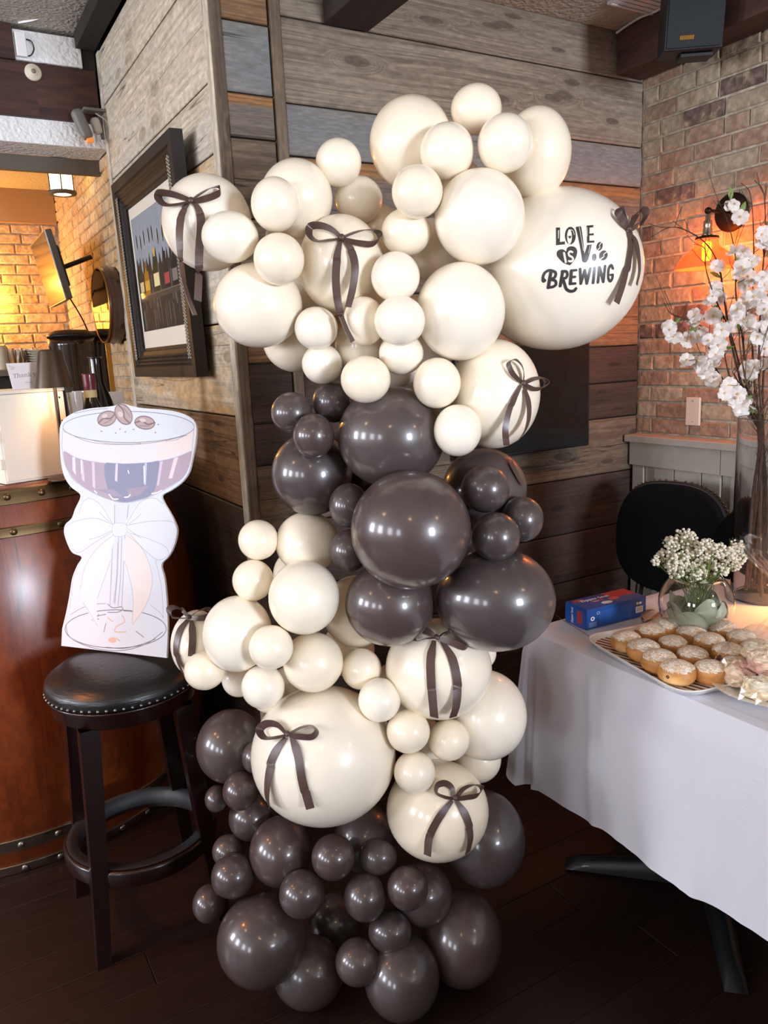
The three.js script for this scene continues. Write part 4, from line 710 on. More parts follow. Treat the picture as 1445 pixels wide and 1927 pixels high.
// ---------------------------------------------------------------- table, cloth, iron feet
const TX0 = 1.315, TX1 = 2.12, TZ0 = -1.552, TZ1 = 0.35, TH = 0.75;
{
  const o = thing('dining_table', 'long dining table on black cast iron cross feet under a white cloth', 'table', V((TX0 + TX1) / 2, 0, -0.6));
  part('tabletop', box(TX1 - TX0 - 0.02, 0.035, TZ1 - TZ0 - 0.02, 0, 0.728, (TZ0 + TZ1) / 2 + 0.6, 0.006), WM.brown, o);
  const iron = phy({ color: srgb(0x16181a), roughness: 0.42, clearcoat: 0.2 });
  for (const z of [-1.235, -0.1]) {
    const g = part('pedestal', rod(V(0, 0.05, z + 0.6), V(0, 0.715, z + 0.6), 0.038), iron, o);
    for (let i = 0; i < 4; i++) {
      const a = Math.PI / 4 + i * Math.PI / 2, prof = []; const f = part('foot', grid(10, 14, (u, v) => { const r = 0.03 + v * 0.37, hgt = 0.075 - 0.05 * v + 0.012 * Math.cos(v * 9) * 0, w = 0.036 - 0.009 * v, t = u * Math.PI; const y = v > 0.97 ? 0.004 : 0.006 + Math.sin(t) * hgt * (v > 0.92 ? 0.75 : 1); return [Math.cos(t) * w, y, r]; }), iron, o);
      f.geometry.rotateY(a); f.geometry.translate(0, 0, z + 0.6); f.material.side = THREE.DoubleSide;
    }
    part('top_plate', box(0.4, 0.008, 0.4, 0, 0.706, z + 0.6, 0.002), iron, o);
  }
  // the cloth: flat top, rounded rim, a skirt that hangs in loose folds with ironed creases
  const per = []; const X0 = TX0, X1 = TX1, Z0 = TZ0, Z1 = TZ1, rc = 0.03;
  const edge = (ax, az, bx, bz, n) => { for (let i = 0; i < n; i++) per.push([ax + (bx - ax) * i / n, az + (bz - az) * i / n, Math.sign(bz - az) * -1 * 0 + (bz - az), ax - bx]); };
  edge(X0, Z1 - rc, X0, Z0 + rc, 200); for (let i = 0; i < 10; i++) { const a = i / 10 * Math.PI / 2; per.push([X0 + rc - Math.cos(a) * rc, Z0 + rc - Math.sin(a) * rc, -Math.cos(a), -Math.sin(a), 1]); }
  edge(X0 + rc, Z0, X1 - rc, Z0, 90); for (let i = 0; i < 10; i++) { const a = i / 10 * Math.PI / 2; per.push([X1 - rc + Math.sin(a) * rc, Z0 + rc - Math.cos(a) * rc, Math.sin(a), -Math.cos(a), 1]); }
  edge(X1, Z0 + rc, X1, Z1 - rc, 160); for (let i = 0; i < 10; i++) { const a = i / 10 * Math.PI / 2; per.push([X1 - rc + Math.cos(a) * rc, Z1 - rc + Math.sin(a) * rc, Math.cos(a), Math.sin(a), 1]); }
  edge(X1 - rc, Z1, X0 + rc, Z1, 90); for (let i = 0; i < 10; i++) { const a = i / 10 * Math.PI / 2; per.push([X0 + rc - Math.sin(a) * rc, Z1 - rc + Math.cos(a) * rc, -Math.sin(a), Math.cos(a), 1]); }
  const norm = (p) => { const l = Math.hypot(p[2], p[3]); return p.length > 4 ? [p[2], p[3]] : [p[2] / l, p[3] / l]; };
  const N = per.length, zc1 = onX(1118, 1235, TX0).z, zc2 = onX(1320, 1340, TX0).z, drop = 0.425;
  const cloth = grid(N, 40, (u, v) => {
    const k = Math.round(u * N) % N, p = per[k], n = norm(p), onL = p[0] < X0 + 0.001 && p.length < 5;
    if (v < 0.001) return [(X0 + X1) / 2 + (p[0] - (X0 + X1) / 2) * 0.93, TH + 0.0015, (Z0 + Z1) / 2 + (p[1] - (Z0 + Z1) / 2) * 0.97];
    const s = clamp((v - 0.1) / 0.9), fold = (fbm(k * 0.055, s * 0.9 + 3, 3) - 0.5) * 0.045 * s + (fbm(k * 0.2, 8 + s * 2, 2) - 0.5) * 0.008 * s;
    let out = v < 0.1 ? 0 : 0.012 * Math.min(1, s * 8) + fold + 0.016 * s, y = TH + 0.001;
    if (onL) for (const zc of [zc1, zc2]) { const q = Math.abs(p[1] - zc - 0.02 * s) / 0.02; if (q < 1) out += 0.006 * (1 - q) * Math.min(1, s * 5); }
    if (onL && p[1] < Z0 + 0.16) out += (p[1] < Z0 + 0.08 ? 0.01 : 0) * Math.sin(p[1] * 160) * s;
    if (p.length > 4) out += 0.03 * s;
    if (v < 0.1) { const a = v / 0.1 * Math.PI / 2; return [p[0] + n[0] * 0.006 * Math.sin(a) - n[0] * 0.006, TH - 0.008 * (1 - Math.cos(a)), p[1] + n[1] * 0.006 * Math.sin(a) - n[1] * 0.006]; }
    y = TH - 0.008 - drop * s;
    if (n[0] > 0.5) y = TH - 0.008 - (drop - 0.24) * s;
    return [p[0] + n[0] * out, y, p[1] + n[1] * out];
  }, true);
  const clothM = std({ color: srgb(0xd6d5dd), roughness: 0.75, bumpMap: bumpTex(220, 2, 41), bumpScale: 0.0004, side: THREE.DoubleSide });
  const topM = grid(60, 90, (u, v) => { const x = X0 + (X1 - X0) * (0.035 + 0.93 * u), z = Z0 + (Z1 - Z0) * (0.015 + 0.97 * v); return [x, TH + 0.0015 + 0.0012 * (fbm(x * 14, z * 9, 3) - 0.5), z]; });
  const t = thing('tablecloth', 'white cloth spread over the long table, its skirt hanging in creased folds', 'tablecloth', V(0, 0, 0));
  { const iy = topM.index.array; for (let i = 0; i < iy.length; i += 3) { const s = iy[i]; iy[i] = iy[i + 1]; iy[i + 1] = s; } topM.computeVertexNormals(); }
  part('top', topM, clothM, t); part('skirt', cloth, clothM, t);
}
// ---------------------------------------------------------------- chairs with round upholstered backs
{
  const wood2 = phy({ color: srgb(0x1a1210), roughness: 0.4 }), pad = phy({ map: speckle(0x0c0c0e, 0.5, 60, 60, 3), roughness: 0.95, specularIntensity: 0.3 }), brassM = mat.agedBrass;
  const make = (label, pos, turn) => {
    const o = thing('dining_chair', label, 'chair', pos, 'black chairs behind the table'); o.rotation.y = turn;      // it faces +z
    const sup = (a, e) => Math.sign(Math.cos(a)) * Math.abs(Math.cos(a)) ** e, spp = (a, e) => Math.sign(Math.sin(a)) * Math.abs(Math.sin(a)) ** e;
    part('seat', grid(40, 12, (u, v) => { const a = u * 6.28318, r = v < 0.8 ? v / 0.8 : 1, y = v < 0.8 ? 0.5 - 0.03 * r ** 4 : 0.47 - (v - 0.8) / 0.2 * 0.06; return [sup(a, 0.7) * 0.235 * r, y, 0.02 + spp(a, 0.7) * 0.22 * r]; }, true), (pad.side = THREE.DoubleSide, pad), o);
    part('seat_frame', box(0.42, 0.05, 0.4, 0, 0.40, 0.02, 0.01), wood2, o);
    const back = new THREE.Group(); back.name = 'backrest'; back.position.set(0, 0.475, -0.2); back.rotation.x = -0.1; o.add(back);
    const ring = (r) => { const s = new THREE.Shape(); for (let i = 0; i <= 60; i++) { const a = i / 60 * 6.28318; const x = sup(a, 0.72) * 0.225 * r, y = 0.27 + spp(a, 0.78) * 0.215 * r; i ? s.lineTo(x, y) : s.moveTo(x, y); } return s; };
    part('frame', new THREE.ExtrudeGeometry(ring(1), { depth: 0.03, bevelEnabled: true, bevelSize: 0.006, bevelThickness: 0.006, bevelSegments: 2 }).translate(0, 0, -0.02), wood2, back);
    part('cushion', new THREE.ExtrudeGeometry(ring(0.93), { depth: 0.018, bevelEnabled: true, bevelSize: 0.012, bevelThickness: 0.014, bevelSegments: 4 }).translate(0, 0, 0.012), pad, back);
    const ng = new THREE.SphereGeometry(0.0052, 8, 6);
    for (let i = 0; i < 72; i++) { const a = i / 72 * 6.28318, n = part('nailhead', ng, brassM, back); n.position.set(sup(a, 0.72) * 0.233, 0.27 + spp(a, 0.78) * 0.223, -0.004); }
    for (const x of [-0.12, 0.12]) part('back_post', rod(V(x, 0.4, -0.185), V(x, 0.64, -0.235), 0.016), wood2, o);
    for (const [x, z] of [[-0.18, -0.15], [0.18, -0.15], [-0.18, 0.19], [0.18, 0.19]]) part('leg', rod(V(x, 0.385, z), V(x * 1.12, 0, z * 1.15), 0.021, 0.014), wood2, o);
    return o;
  };
  make('black round-backed chair with brass nailheads in the corner between board wall and wainscot', V(2.22, 0, -1.955), -Math.PI / 2 + 0.2);
  make('black round-backed chair half hidden behind the tall branch vase', V(2.06, 0, -1.46), -Math.PI / 2 + 0.02);
}
// ---------------------------------------------------------------- things on the table
const TT = TH + 0.003;
{ // blue box of freezer bags
  const a = onY(1104, 1186, TT), b = onY(1215, 1158, TT), c = onY(1070, 1165, TT), L = a.distanceTo(b), D = 0.088, H = 0.056, u = b.clone().sub(a).normalize();
  const t = thing('bag_box', 'small blue carton of plastic bags with red and white print, lying on the cloth', 'carton', a.clone().add(b).multiplyScalar(0.5).addScaledVector(V(u.z, 0, -u.x), D / 2)); t.rotation.y = Math.atan2(-u.z, u.x);
  const blue = (w, h, f) => std({ map: canvasTex(w, h, (g) => { g.fillStyle = '#1c4f9c'; g.fillRect(0, 0, w, h); f(g); }), roughness: 0.4 });
  const topA = blue(1024, 430, (g) => { g.fillStyle = '#12397c'; g.fillRect(0, 0, 1024, 110); g.fillStyle = '#b8323a'; g.beginPath(); g.moveTo(600, 0); g.lineTo(1024, 0); g.lineTo(1024, 260); g.lineTo(640, 210); g.fill(); g.fillStyle = '#d8584f'; g.beginPath(); g.ellipse(620, 250, 90, 55, 0, 0, 7); g.fill(); g.fillStyle = '#a9423e'; g.beginPath(); g.ellipse(140, 80, 100, 50, 0, 0, 7); g.fill(); g.fillStyle = '#e9edf2'; g.beginPath(); g.ellipse(430, 330, 90, 50, 0, 0, 7); g.fill(); g.fillStyle = '#c0392f'; g.fillRect(280, 190, 200, 46); g.fillStyle = '#ffffff'; g.font = 'bold 92px sans-serif'; g.fillText('Zipper Seal', 150, 150); g.font = 'bold 40px sans-serif'; g.fillText('Bags', 300, 226); });
  const sideA = blue(1024, 300, (g) => { g.fillStyle = '#2a63b5'; g.fillRect(210, 60, 560, 200); g.strokeStyle = '#123a7d'; g.lineWidth = 5; for (let i = 0; i < 9; i++) { g.beginPath(); g.moveTo(230, 85 + i * 20); g.lineTo(740 - (i % 3) * 60, 85 + i * 20); g.stroke(); } g.fillStyle = '#fff'; g.fillRect(845, 130, 130, 100); g.fillStyle = '#222'; for (let i = 0; i < 22; i++) g.fillRect(855 + i * 5.2, 140, 1 + (i * 7 % 3), 66); g.font = '18px sans-serif'; g.fillText('0 12345 67890', 852, 225); g.fillStyle = '#fff'; g.beginPath(); g.ellipse(90, 150, 34, 34, 0, 0, 7); g.fill(); g.fillStyle = '#1c4f9c'; g.beginPath(); g.ellipse(90, 150, 17, 17, 0, 0, 7); g.fill(); g.strokeStyle = '#fff'; g.strokeRect(165, 60, 40, 34); g.fillStyle = '#fff'; g.font = '17px sans-serif'; for (let i = 0; i < 4; i++) g.fillText('recyclable carton', 30, 215 + i * 20); g.fillStyle = '#f0d34a'; g.fillRect(855, 60, 34, 34); g.fillStyle = '#fff'; g.beginPath(); g.ellipse(925, 76, 26, 18, 0, 0, 7); g.fill(); });
  const endA = blue(512, 340, (g) => { g.fillStyle = '#e6ebf2'; g.save(); g.translate(190, 300); g.rotate(-Math.PI / 2); g.font = 'bold 64px sans-serif'; g.fillText('Zipper Seal', -20, 0, 280); g.restore(); g.fillStyle = '#a83a44'; g.fillRect(290, 60, 120, 230); });
  part('carton', box(L, H, D, 0, H / 2, 0, 0.0015), std({ color: srgb(0x1c4f9c), roughness: 0.4 }), t);
  part('top_print', new THREE.PlaneGeometry(L - 0.003, D - 0.003).rotateX(-Math.PI / 2).translate(0, H + 0.0004, 0), topA, t);
  part('side_print', new THREE.PlaneGeometry(L - 0.003, H - 0.003).translate(0, H / 2, D / 2 + 0.0004), sideA, t);
  part('end_print', new THREE.PlaneGeometry(D - 0.003, H - 0.003).rotateY(-Math.PI / 2).translate(-L / 2 - 0.0004, H / 2, 0), endA, t);
}
// clear plastic bag lying under and beside the carton, with a dark printed line
{
  const c0 = [[1046, 1160], [1110, 1200], [1160, 1192], [1240, 1163]].map((p) => onY(p[0], p[1], TT + 0.001));
  const g = grid(24, 10, (u, v) => { const a = c0[1].clone().lerp(c0[2], u), b = c0[0].clone().lerp(c0[3], u).lerp(a, 0.25), p = a.lerp(b, v * 0.8); const edgeK = Math.sin(Math.PI * u) * Math.sin(Math.PI * v); return [p.x, TT + 0.001 + 0.0035 * fbm(u * 9, v * 7, 3) * (v < 0.35 ? 1 : 0.15), p.z]; });
  const t = thing('plastic_bag', 'flat clear plastic bag with a dark printed rim under the blue carton', 'bag', V(0, 0, 0));
  part('film', g, mat.film, t);
  part('printed_rim', tube([c0[0], c0[0].clone().lerp(c0[1], 0.5), c0[1]].map((p) => p.clone().setY(TT + 0.004)), 0.0008, 12, 5), std({ color: srgb(0x5a3a34), roughness: 0.6 }), t);
}
// serving tongs behind the tray
{
  const p = onY(1226, 1163, TT), t = thing('serving_tongs', 'shiny steel serving tongs lying between the blue carton and the glass bowl', 'tongs', p); t.rotation.y = 0.4;
  for (const s of [-1, 1]) { part('arm', ribbon([[V(-0.055, 0.006, 0), V(0, 1, 0)], [V(-0.04, 0.012, s * 0.012), V(0, 1, 0)], [V(0.02, 0.012, s * 0.017), V(0, 1, 0)], [V(0.055, 0.005, s * 0.014), V(0, 1, 0)]], 0.011, () => 0, 0.0008), mat.steel, t); }
  part('spring', tube([V(-0.04, 0.012, -0.012), V(-0.058, 0.01, 0), V(-0.04, 0.012, 0.012)], 0.004, 12, 8), mat.steel, t);
}
// tray with doughnuts
{
  const c = V(1.492, TT, -1.163), t = thing('serving_tray', 'white rounded tray with a brown striped liner, full of sugared doughnuts', 'tray', c); t.rotation.y = -0.2;
  const rrect = (w, h, r) => { const s = new THREE.Shape(); s.moveTo(-w + r, -h); s.lineTo(w - r, -h); s.quadraticCurveTo(w, -h, w, -h + r); s.lineTo(w, h - r); s.quadraticCurveTo(w, h, w - r, h); s.lineTo(-w + r, h); s.quadraticCurveTo(-w, h, -w, h - r); s.lineTo(-w, -h + r); s.quadraticCurveTo(-w, -h, -w + r, -h); return s; };
  const hw = 0.172, hh = 0.192;
  const ringPts = (w, h, r) => rrect(w, h, r).getSpacedPoints(80);
  const R = [[0.9, 0.001], [0.94, 0.002], [0.985, 0.013], [1, 0.0155], [1, 0.018], [0.975, 0.0165], [0.93, 0.006], [0.9, 0.005]], outl = ringPts(hw, hh, 0.06);
  part('rim', grid(80, R.length - 1, (u, v) => { const p = outl[Math.round(u * 80) % 80], q = R[Math.round(v * (R.length - 1))]; return [p.x * q[0], q[1], p.y * q[0]]; }, true), phy({ color: srgb(0xf2f0ec), roughness: 0.25, clearcoat: 0.4, side: THREE.DoubleSide }), t);
  part('base', new THREE.ExtrudeGeometry(rrect(hw * 0.905, hh * 0.905, 0.055), { depth: 0.004, bevelEnabled: false }).rotateX(-Math.PI / 2).translate(0, 0.001, 0), mat.white, t);
  const lin = canvasTex(512, 512, (g, w, h) => { g.fillStyle = '#e9dfd2'; g.fillRect(0, 0, w, h); g.strokeStyle = '#5a3026'; g.lineWidth = 9; for (let i = 0; i < 44; i++) { g.beginPath(); g.moveTo(i * 24 - 512, 0); g.lineTo(i * 24 - 250, h); g.stroke(); } });
  const lg = new THREE.ShapeGeometry(rrect(hw * 0.93, hh * 0.93, 0.057)); const lu = lg.attributes.uv, lp = lg.attributes.position; for (let i = 0; i < lu.count; i++) lu.setXY(i, lp.getX(i) / 0.36 + 0.5, lp.getY(i) / 0.4 + 0.5);
  part('liner', lg.rotateX(-Math.PI / 2).translate(0, 0.0062, 0), std({ map: lin, roughness: 0.7 }), t);
  // doughnuts
  const bun = std({ map: speckle(0xcc8c4a, 0.3, 8, 8, 3, 0xe8c084, 0.4), roughness: 0.55 }), sugar = std({ map: tex(256, 256, (u, v) => { const k = smooth(0.34, 0.6, fbm(u * 34, v * 34, 4)), c2 = mix([206, 160, 112], [246, 236, 222], 0.45 + 0.55 * k); return c2; }), roughness: 0.95, bumpMap: bumpTex(50, 3, 51), bumpScale: 0.002 }), jam = phy({ color: srgb(0x53110f), roughness: 0.15, clearcoat: 0.7 });
  const shapeOf = (s) => { const g = new THREE.SphereGeometry(1, 40, 26), p = g.attributes.position; for (let i = 0; i < p.count; i++) { let x = p.getX(i), y = p.getY(i), z = p.getZ(i); const k = 1 + 0.06 * (fbm(x * 1.3 + s * 5, z * 1.3 + y, 3) - 0.5) * 2; y = Math.sign(y) * Math.abs(y) ** 0.8; const r = 1 + 0.06 * (1 - y * y); p.setXYZ(i, x * 0.036 * k * r, (y * 0.98 * k) * 0.0275, z * 0.036 * k * r); } g.computeVertexNormals(); return g; };
  const capOf = (g0) => { const g = g0.clone(), p = g.attributes.position, ix = g.index.array, keep = []; for (let i = 0; i < ix.length; i += 3) { let m = 0; for (let k = 0; k < 3; k++) m += p.getY(ix[i + k]) / 3; const cx2 = p.getX(ix[i]), cz2 = p.getZ(ix[i]); if (m > 0.0125 + 0.007 * (fbm(cx2 * 90 + 4, cz2 * 90, 2) - 0.5)) keep.push(ix[i], ix[i + 1], ix[i + 2]); } g.setIndex(keep); const n = g.attributes.normal; for (let i = 0; i < p.count; i++) p.setXYZ(i, p.getX(i) + n.getX(i) * 0.0008, p.getY(i) + n.getY(i) * 0.0008, p.getZ(i) + n.getZ(i) * 0.0008); return g; };
  const protos = [1, 2, 3].map((s) => { const g = shapeOf(s); return [g, capOf(g)]; });
  const D = [['1178,1204', 'sugared doughnut nearest the blue carton in the row along the outer tray edge'], ['1223,1190', 'sugared doughnut behind the corner one nearest the blue carton'], ['1252,1180', 'sugared doughnut beside the steel tongs at the back of the tray'], ['1306,1174', 'sugared doughnut with a bare orange glaze patch, directly before the glass bowl', 'glaze'], ['1301,1193', 'sugared doughnut in front of the glazed one by the glass bowl'],
    ['1211,1221', 'sugared doughnut second in the outer row from the blue carton'], ['1266,1213', 'small sugared doughnut in the middle of the tray, behind the outer row'], ['1334,1208', 'sugared doughnut with a raisin dot, third row from the tray edge', 'dot'], ['1240,1241', 'sugared doughnut third in the outer row, split side showing dark filling'], ['1303,1235', 'sugared doughnut between the outer row and the one oozing dark jam'], ['1370,1228', 'sugared doughnut oozing a bead of dark jam', 'jam'],
    ['1274,1262', 'sugared doughnut fourth in the outer row, above the paper tab', 'dot'], ['1336,1262', 'golden sugared doughnut at the tray corner beside the wrapped pastry plate'], ['1387,1256', 'sugared doughnut half under the clear film of the pastry plate'], ['1360,1186', 'pale sugared doughnut at the back under the film, behind the glass bowl front'], ['1395,1202', 'sugared doughnut in the back row beneath the clear film'], ['1424,1222', 'sugared doughnut near the far tray side, third row under the film'], ['1440,1240', 'sugared doughnut farthest along the tray, beside the wrapped pastries']];
  D.forEach(([p, label, extra], i) => {
    const [px, py] = p.split(',').map(Number), q = onY(px, py + 3, TT + 0.0285), o = thing('doughnut', label, 'doughnut', V(q.x, TT + 0.0275, q.z), 'sugared doughnuts on the tray'), [g, cp] = protos[i % 3];
    part('bun', g, bun, o); part('sugar_top', cp, sugar, o); const s = i === 6 ? 0.94 : 1.02 + 0.05 * ((i * 7) % 3 - 1); o.scale.set(s, 1, s); o.rotation.y = i * 1.7;
    const to = EYE.clone().sub(q).setY(0).normalize().applyAxisAngle(V(0, 1, 0), -0.5), at = V(to.x * 0.034, 0.002, to.z * 0.034).applyAxisAngle(V(0, 1, 0), -i * 1.7);
    if (extra === 'jam' || extra === 'dot') { const j = new THREE.SphereGeometry(extra === 'jam' ? 0.008 : 0.005, 14, 10); part(extra === 'jam' ? 'jam' : 'raisin', j, jam, o).position.copy(at); }
    if (extra === 'glaze') { const j = new THREE.SphereGeometry(0.021, 20, 12); j.scale(1, 0.3, 0.8); part('glaze', j, phy({ color: srgb(0xc0732a), roughness: 0.25, clearcoat: 0.5 }), o).position.copy(V(0.011, 0.0165, -0.004).applyAxisAngle(V(0, 1, 0), -i * 1.7)); }
  });
}
// plate of pastries wrapped in clear film
{
  const c = onY(1452, 1300, TT), t = thing('pastry_plate', 'white plate at the table edge holding crumbly pastries under clear film', 'plate', c);
  part('plate', lathe([[0, 0.002], [0.078, 0.002], [0.112, 0.014], [0.125, 0.018], [0.126, 0.02], [0.112, 0.0175], [0.078, 0.006], [0, 0.006]], 64), phy({ color: srgb(0xefece2), roughness: 0.3, clearcoat: 0.3 }), t);
  const crumb = [[0xe8dcc2, 0xd8c098], [0xdcc2a6, 0xc49484], [0xdcc090, 0xbf9663]].map(([a, b], i) => std({ map: speckle(a, 0.5, 20, 20, 60 + i, b, 0.2), roughness: 0.8 }));
  const cg = [1, 2, 3].map((s) => { const g = new THREE.IcosahedronGeometry(1, 4), p = g.attributes.position; for (let i = 0; i < p.count; i++) { const x = p.getX(i), y = p.getY(i), z = p.getZ(i), k = 1 + 0.6 * (fbm(x * 2.2 + s * 7 + 9, z * 2.2 + y * 1.7 + 9, 4) - 0.5) + 0.35 * (fbm(x * 7 + s * 3 + 20, z * 7 + y * 6 + 20, 3) - 0.5); p.setXYZ(i, x * k, y * k, z * k); } g.computeVertexNormals(); return g; });
  let i = 0; for (const [x, z, y, s] of [[-0.088, 0.02, 0.028, 0.036], [-0.05, -0.06, 0.03, 0.04], [-0.04, 0.075, 0.028, 0.036], [0.0, 0.01, 0.032, 0.042], [0.045, -0.065, 0.03, 0.04], [0.05, 0.065, 0.03, 0.038], [0.085, 0.0, 0.028, 0.036], [-0.03, -0.005, 0.066, 0.036], [0.03, 0.03, 0.07, 0.034], [0.015, -0.05, 0.066, 0.034]]) {
    const o = single('pastry', cg[i % 3], crumb[i % 3], ['pale', 'pink-tinged', 'golden'][i % 3] + ' crumbly pastry ' + ['nearest the tray in the bottom layer', 'at the back of the bottom layer', 'at the table edge in the bottom layer', 'in the middle of the bottom layer', 'at the far back of the bottom layer', 'at the front of the bottom layer', 'farthest from the tray', 'on top, nearest the tray', 'on top, at the front', 'on top, at the back'][i] + ' under film', 'pastry', 'pastries on the wrapped plate'); o.position.set(c.x + x * 0.85, TT + y + 0.004, c.z + z * 0.85); o.scale.set(s, s * 0.7, s * 0.9); o.rotation.set(0, i * 1.3, 0); i++;
  }
  const film = grid(72, 22, (u, v) => { const a = u * 6.28318, r = 0.132 * v ** 0.9, ridge = 1 - 2 * Math.abs(fbm(Math.cos(a) * 5 + 5, Math.sin(a) * 5 + 5 + v * 1.3, 3) - 0.5), pleat = Math.abs(Math.sin(a * 9 + 3 * Math.sin(a * 2))) - 0.5; const dome = 0.118 * (1 - v ** 2.4) + 0.018, k = v * (1 - v) * 4; return [Math.cos(a) * r * (1 + 0.05 * pleat * k), dome + 0.03 * (ridge - 0.7) * k + 0.01 * pleat * k, Math.sin(a) * r * (1 + 0.05 * pleat * k)]; }).toNonIndexed();
  film.computeVertexNormals();
  single('cling_film', film, mat.film, 'crumpled clear film drawn over the pastry plate', 'film').position.copy(c);
  const wc = onY(1492, 1200, TT), wrap = grid(56, 18, (u, v) => { const a = u * 6.28318, pl = Math.abs(Math.sin(a * 7 + 2 * Math.sin(a * 3) + v * 2)) - 0.5, rg = 1 - 2 * Math.abs(fbm(Math.cos(a) * 4 + 7, Math.sin(a) * 4 + 7 + v * 3, 3) - 0.5); const r = (0.085 - 0.05 * Math.sin(Math.PI * Math.min(1, v * 1.15)) + 0.04 * v * v) * (1 + 0.22 * pl * (0.3 + v) + 0.2 * (rg - 0.7)); return [Math.cos(a) * r, 0.004 + 0.24 * v + 0.015 * pl * v, Math.sin(a) * r]; }).toNonIndexed(); wrap.computeVertexNormals();
  single('cellophane_wrap', wrap, mat.film, 'upright crumpled cellophane wrap standing between the glass bowl and the wrapped plate', 'film').position.copy(wc);
  const back = grid(40, 16, (u, v) => { const a = 2.6 + u * 2.4, r = 0.15 + v * 0.2, fold = fbm(u * 9, v * 5 + 3, 4) - 0.5; return [Math.cos(a) * 0.12 * (1 - v) + 0.2 * u - 0.04, 0.06 + 0.2 * v + 0.05 * fold, -0.1 - 0.11 * v - 0.1 * u + 0.05 * fold]; });
  void back;
}
// bowl of baby's breath
{
  const b = onY(1310, 1137, TH + 0.088), c = V(b.x, TT, b.z), R = 0.0925, t = thing('glass_bowl', 'round clear glass bowl with a pale leaf wrap, holding white baby’s breath', 'bowl', c);
  const prof = []; for (let i = 0; i <= 26; i++) { const a = -1.25 + i / 26 * 2.12; prof.push([Math.cos(a) * R, 0.088 + Math.sin(a) * R]); }
  const inner = prof.map((p) => [p[0] * 0.97, 0.088 + (p[1] - 0.088) * 0.965]).reverse();
  part('glass', lathe([[0, 0.0003], ...prof, ...inner, [0, inner[inner.length - 1][1]]], 64), mat.glass, t);
  const leafM = [0xc2cbb2, 0xcdd4bc, 0xb0bc9e].map((h) => phy({ color: srgb(h), roughness: 0.45, transmission: 0.0, side: THREE.DoubleSide }));
  for (let i = 0; i < 9; i++) {
    const a0 = i * 0.75 + 0.3, y0 = 0.03 + 0.014 * (i % 3), sp = 1.5;
    part('leaf', grid(24, 8, (u, v) => { const a = a0 + (u - 0.5) * sp, w = Math.sin(Math.PI * (0.06 + 0.9 * u)) * 0.075, yy = y0 + (v - 0.35) * w + 0.035 * (u - 0.3), rad = Math.sqrt(Math.max(0.0004, (R * 0.93) ** 2 - (yy - 0.088) ** 2)) * (0.86 - 0.07 * (i % 3)) - 0.006 * Math.sin(v * 6 + i); return [Math.cos(a) * rad, yy, Math.sin(a) * rad]; }), leafM[i % 3], t);
  }
  const o = thing('flower_bunch', 'cloud of white baby’s breath with fine green stems in the round glass bowl', 'flowers', c);
  const fl = new THREE.IcosahedronGeometry(0.0046, 1), pm = std({ color: srgb(0xf0ead6), roughness: 0.8 }), stemM = std({ color: srgb(0x6f8440), roughness: 0.7 }), stems = [], P = [];
  const camR = RIGHT.clone().setY(0).normalize(), camF = V(-camR.z, 0, camR.x).multiplyScalar(-1);
  const clumps = []; for (const [px, py, r] of [[1290, 1015, 22], [1262, 1022, 14], [1250, 1050, 17], [1235, 1055, 10], [1275, 1050, 26], [1300, 1060, 28], [1330, 1030, 22], [1350, 1035, 16], [1385, 1030, 15], [1390, 1050, 13], [1372, 1045, 16], [1340, 1065, 24], [1310, 1085, 22], [1270, 1072, 18], [1355, 1070, 16], [1300, 1035, 18], [1312, 1098, 14], [1382, 1065, 10], [1297, 1005, 9]]) clumps.push([px, py, r]);
  for (const [px, py, r] of clumps) { const zc = 1.985 + rr(-0.035, 0.035), cc = atDepth(px, py, zc).sub(c), rad = r * zc / F; for (let k = 0; k < r * 7; k++) { const d = V(rr(-1, 1), rr(-1, 1), rr(-1, 1)); if (d.length() > 1) continue; P.push(cc.clone().addScaledVector(d, rad)); }
    for (let k = 0; k < 4; k++) { const e = cc.clone().add(V(rr(-1, 1), rr(-0.6, 0.8), rr(-1, 1)).multiplyScalar(rad * 0.8)); stems.push(tube([V(rr(-0.03, 0.03), 0.07, rr(-0.03, 0.03)), V(e.x * 0.45, 0.14, e.z * 0.45), e], 0.0009, 8, 4)); for (let q = 0; q < 3; q++) stems.push(tube([e.clone().multiplyScalar(0.9).setY(e.y - 0.018), e.clone().add(V(rr(-1, 1), rr(0, 0.8), rr(-1, 1)).multiplyScalar(rad * 0.5))], 0.0006, 3, 3)); } }
  part('stems', merge(stems), stemM, o).userData.kind = 'stuff';
  const im = new THREE.InstancedMesh(fl, pm, P.length), M = new THREE.Matrix4(); P.forEach((p, i) => { const s = rr(0.6, 1.15); M.makeScale(s, s * 0.9, s); M.setPosition(p); im.setMatrixAt(i, M); im.setColorAt(i, new THREE.Color().setHSL(0.12, 0.2, rr(0.78, 1))); });
  im.name = 'florets'; im.userData.kind = 'stuff'; im.castShadow = im.receiveShadow = true; o.add(im);
}
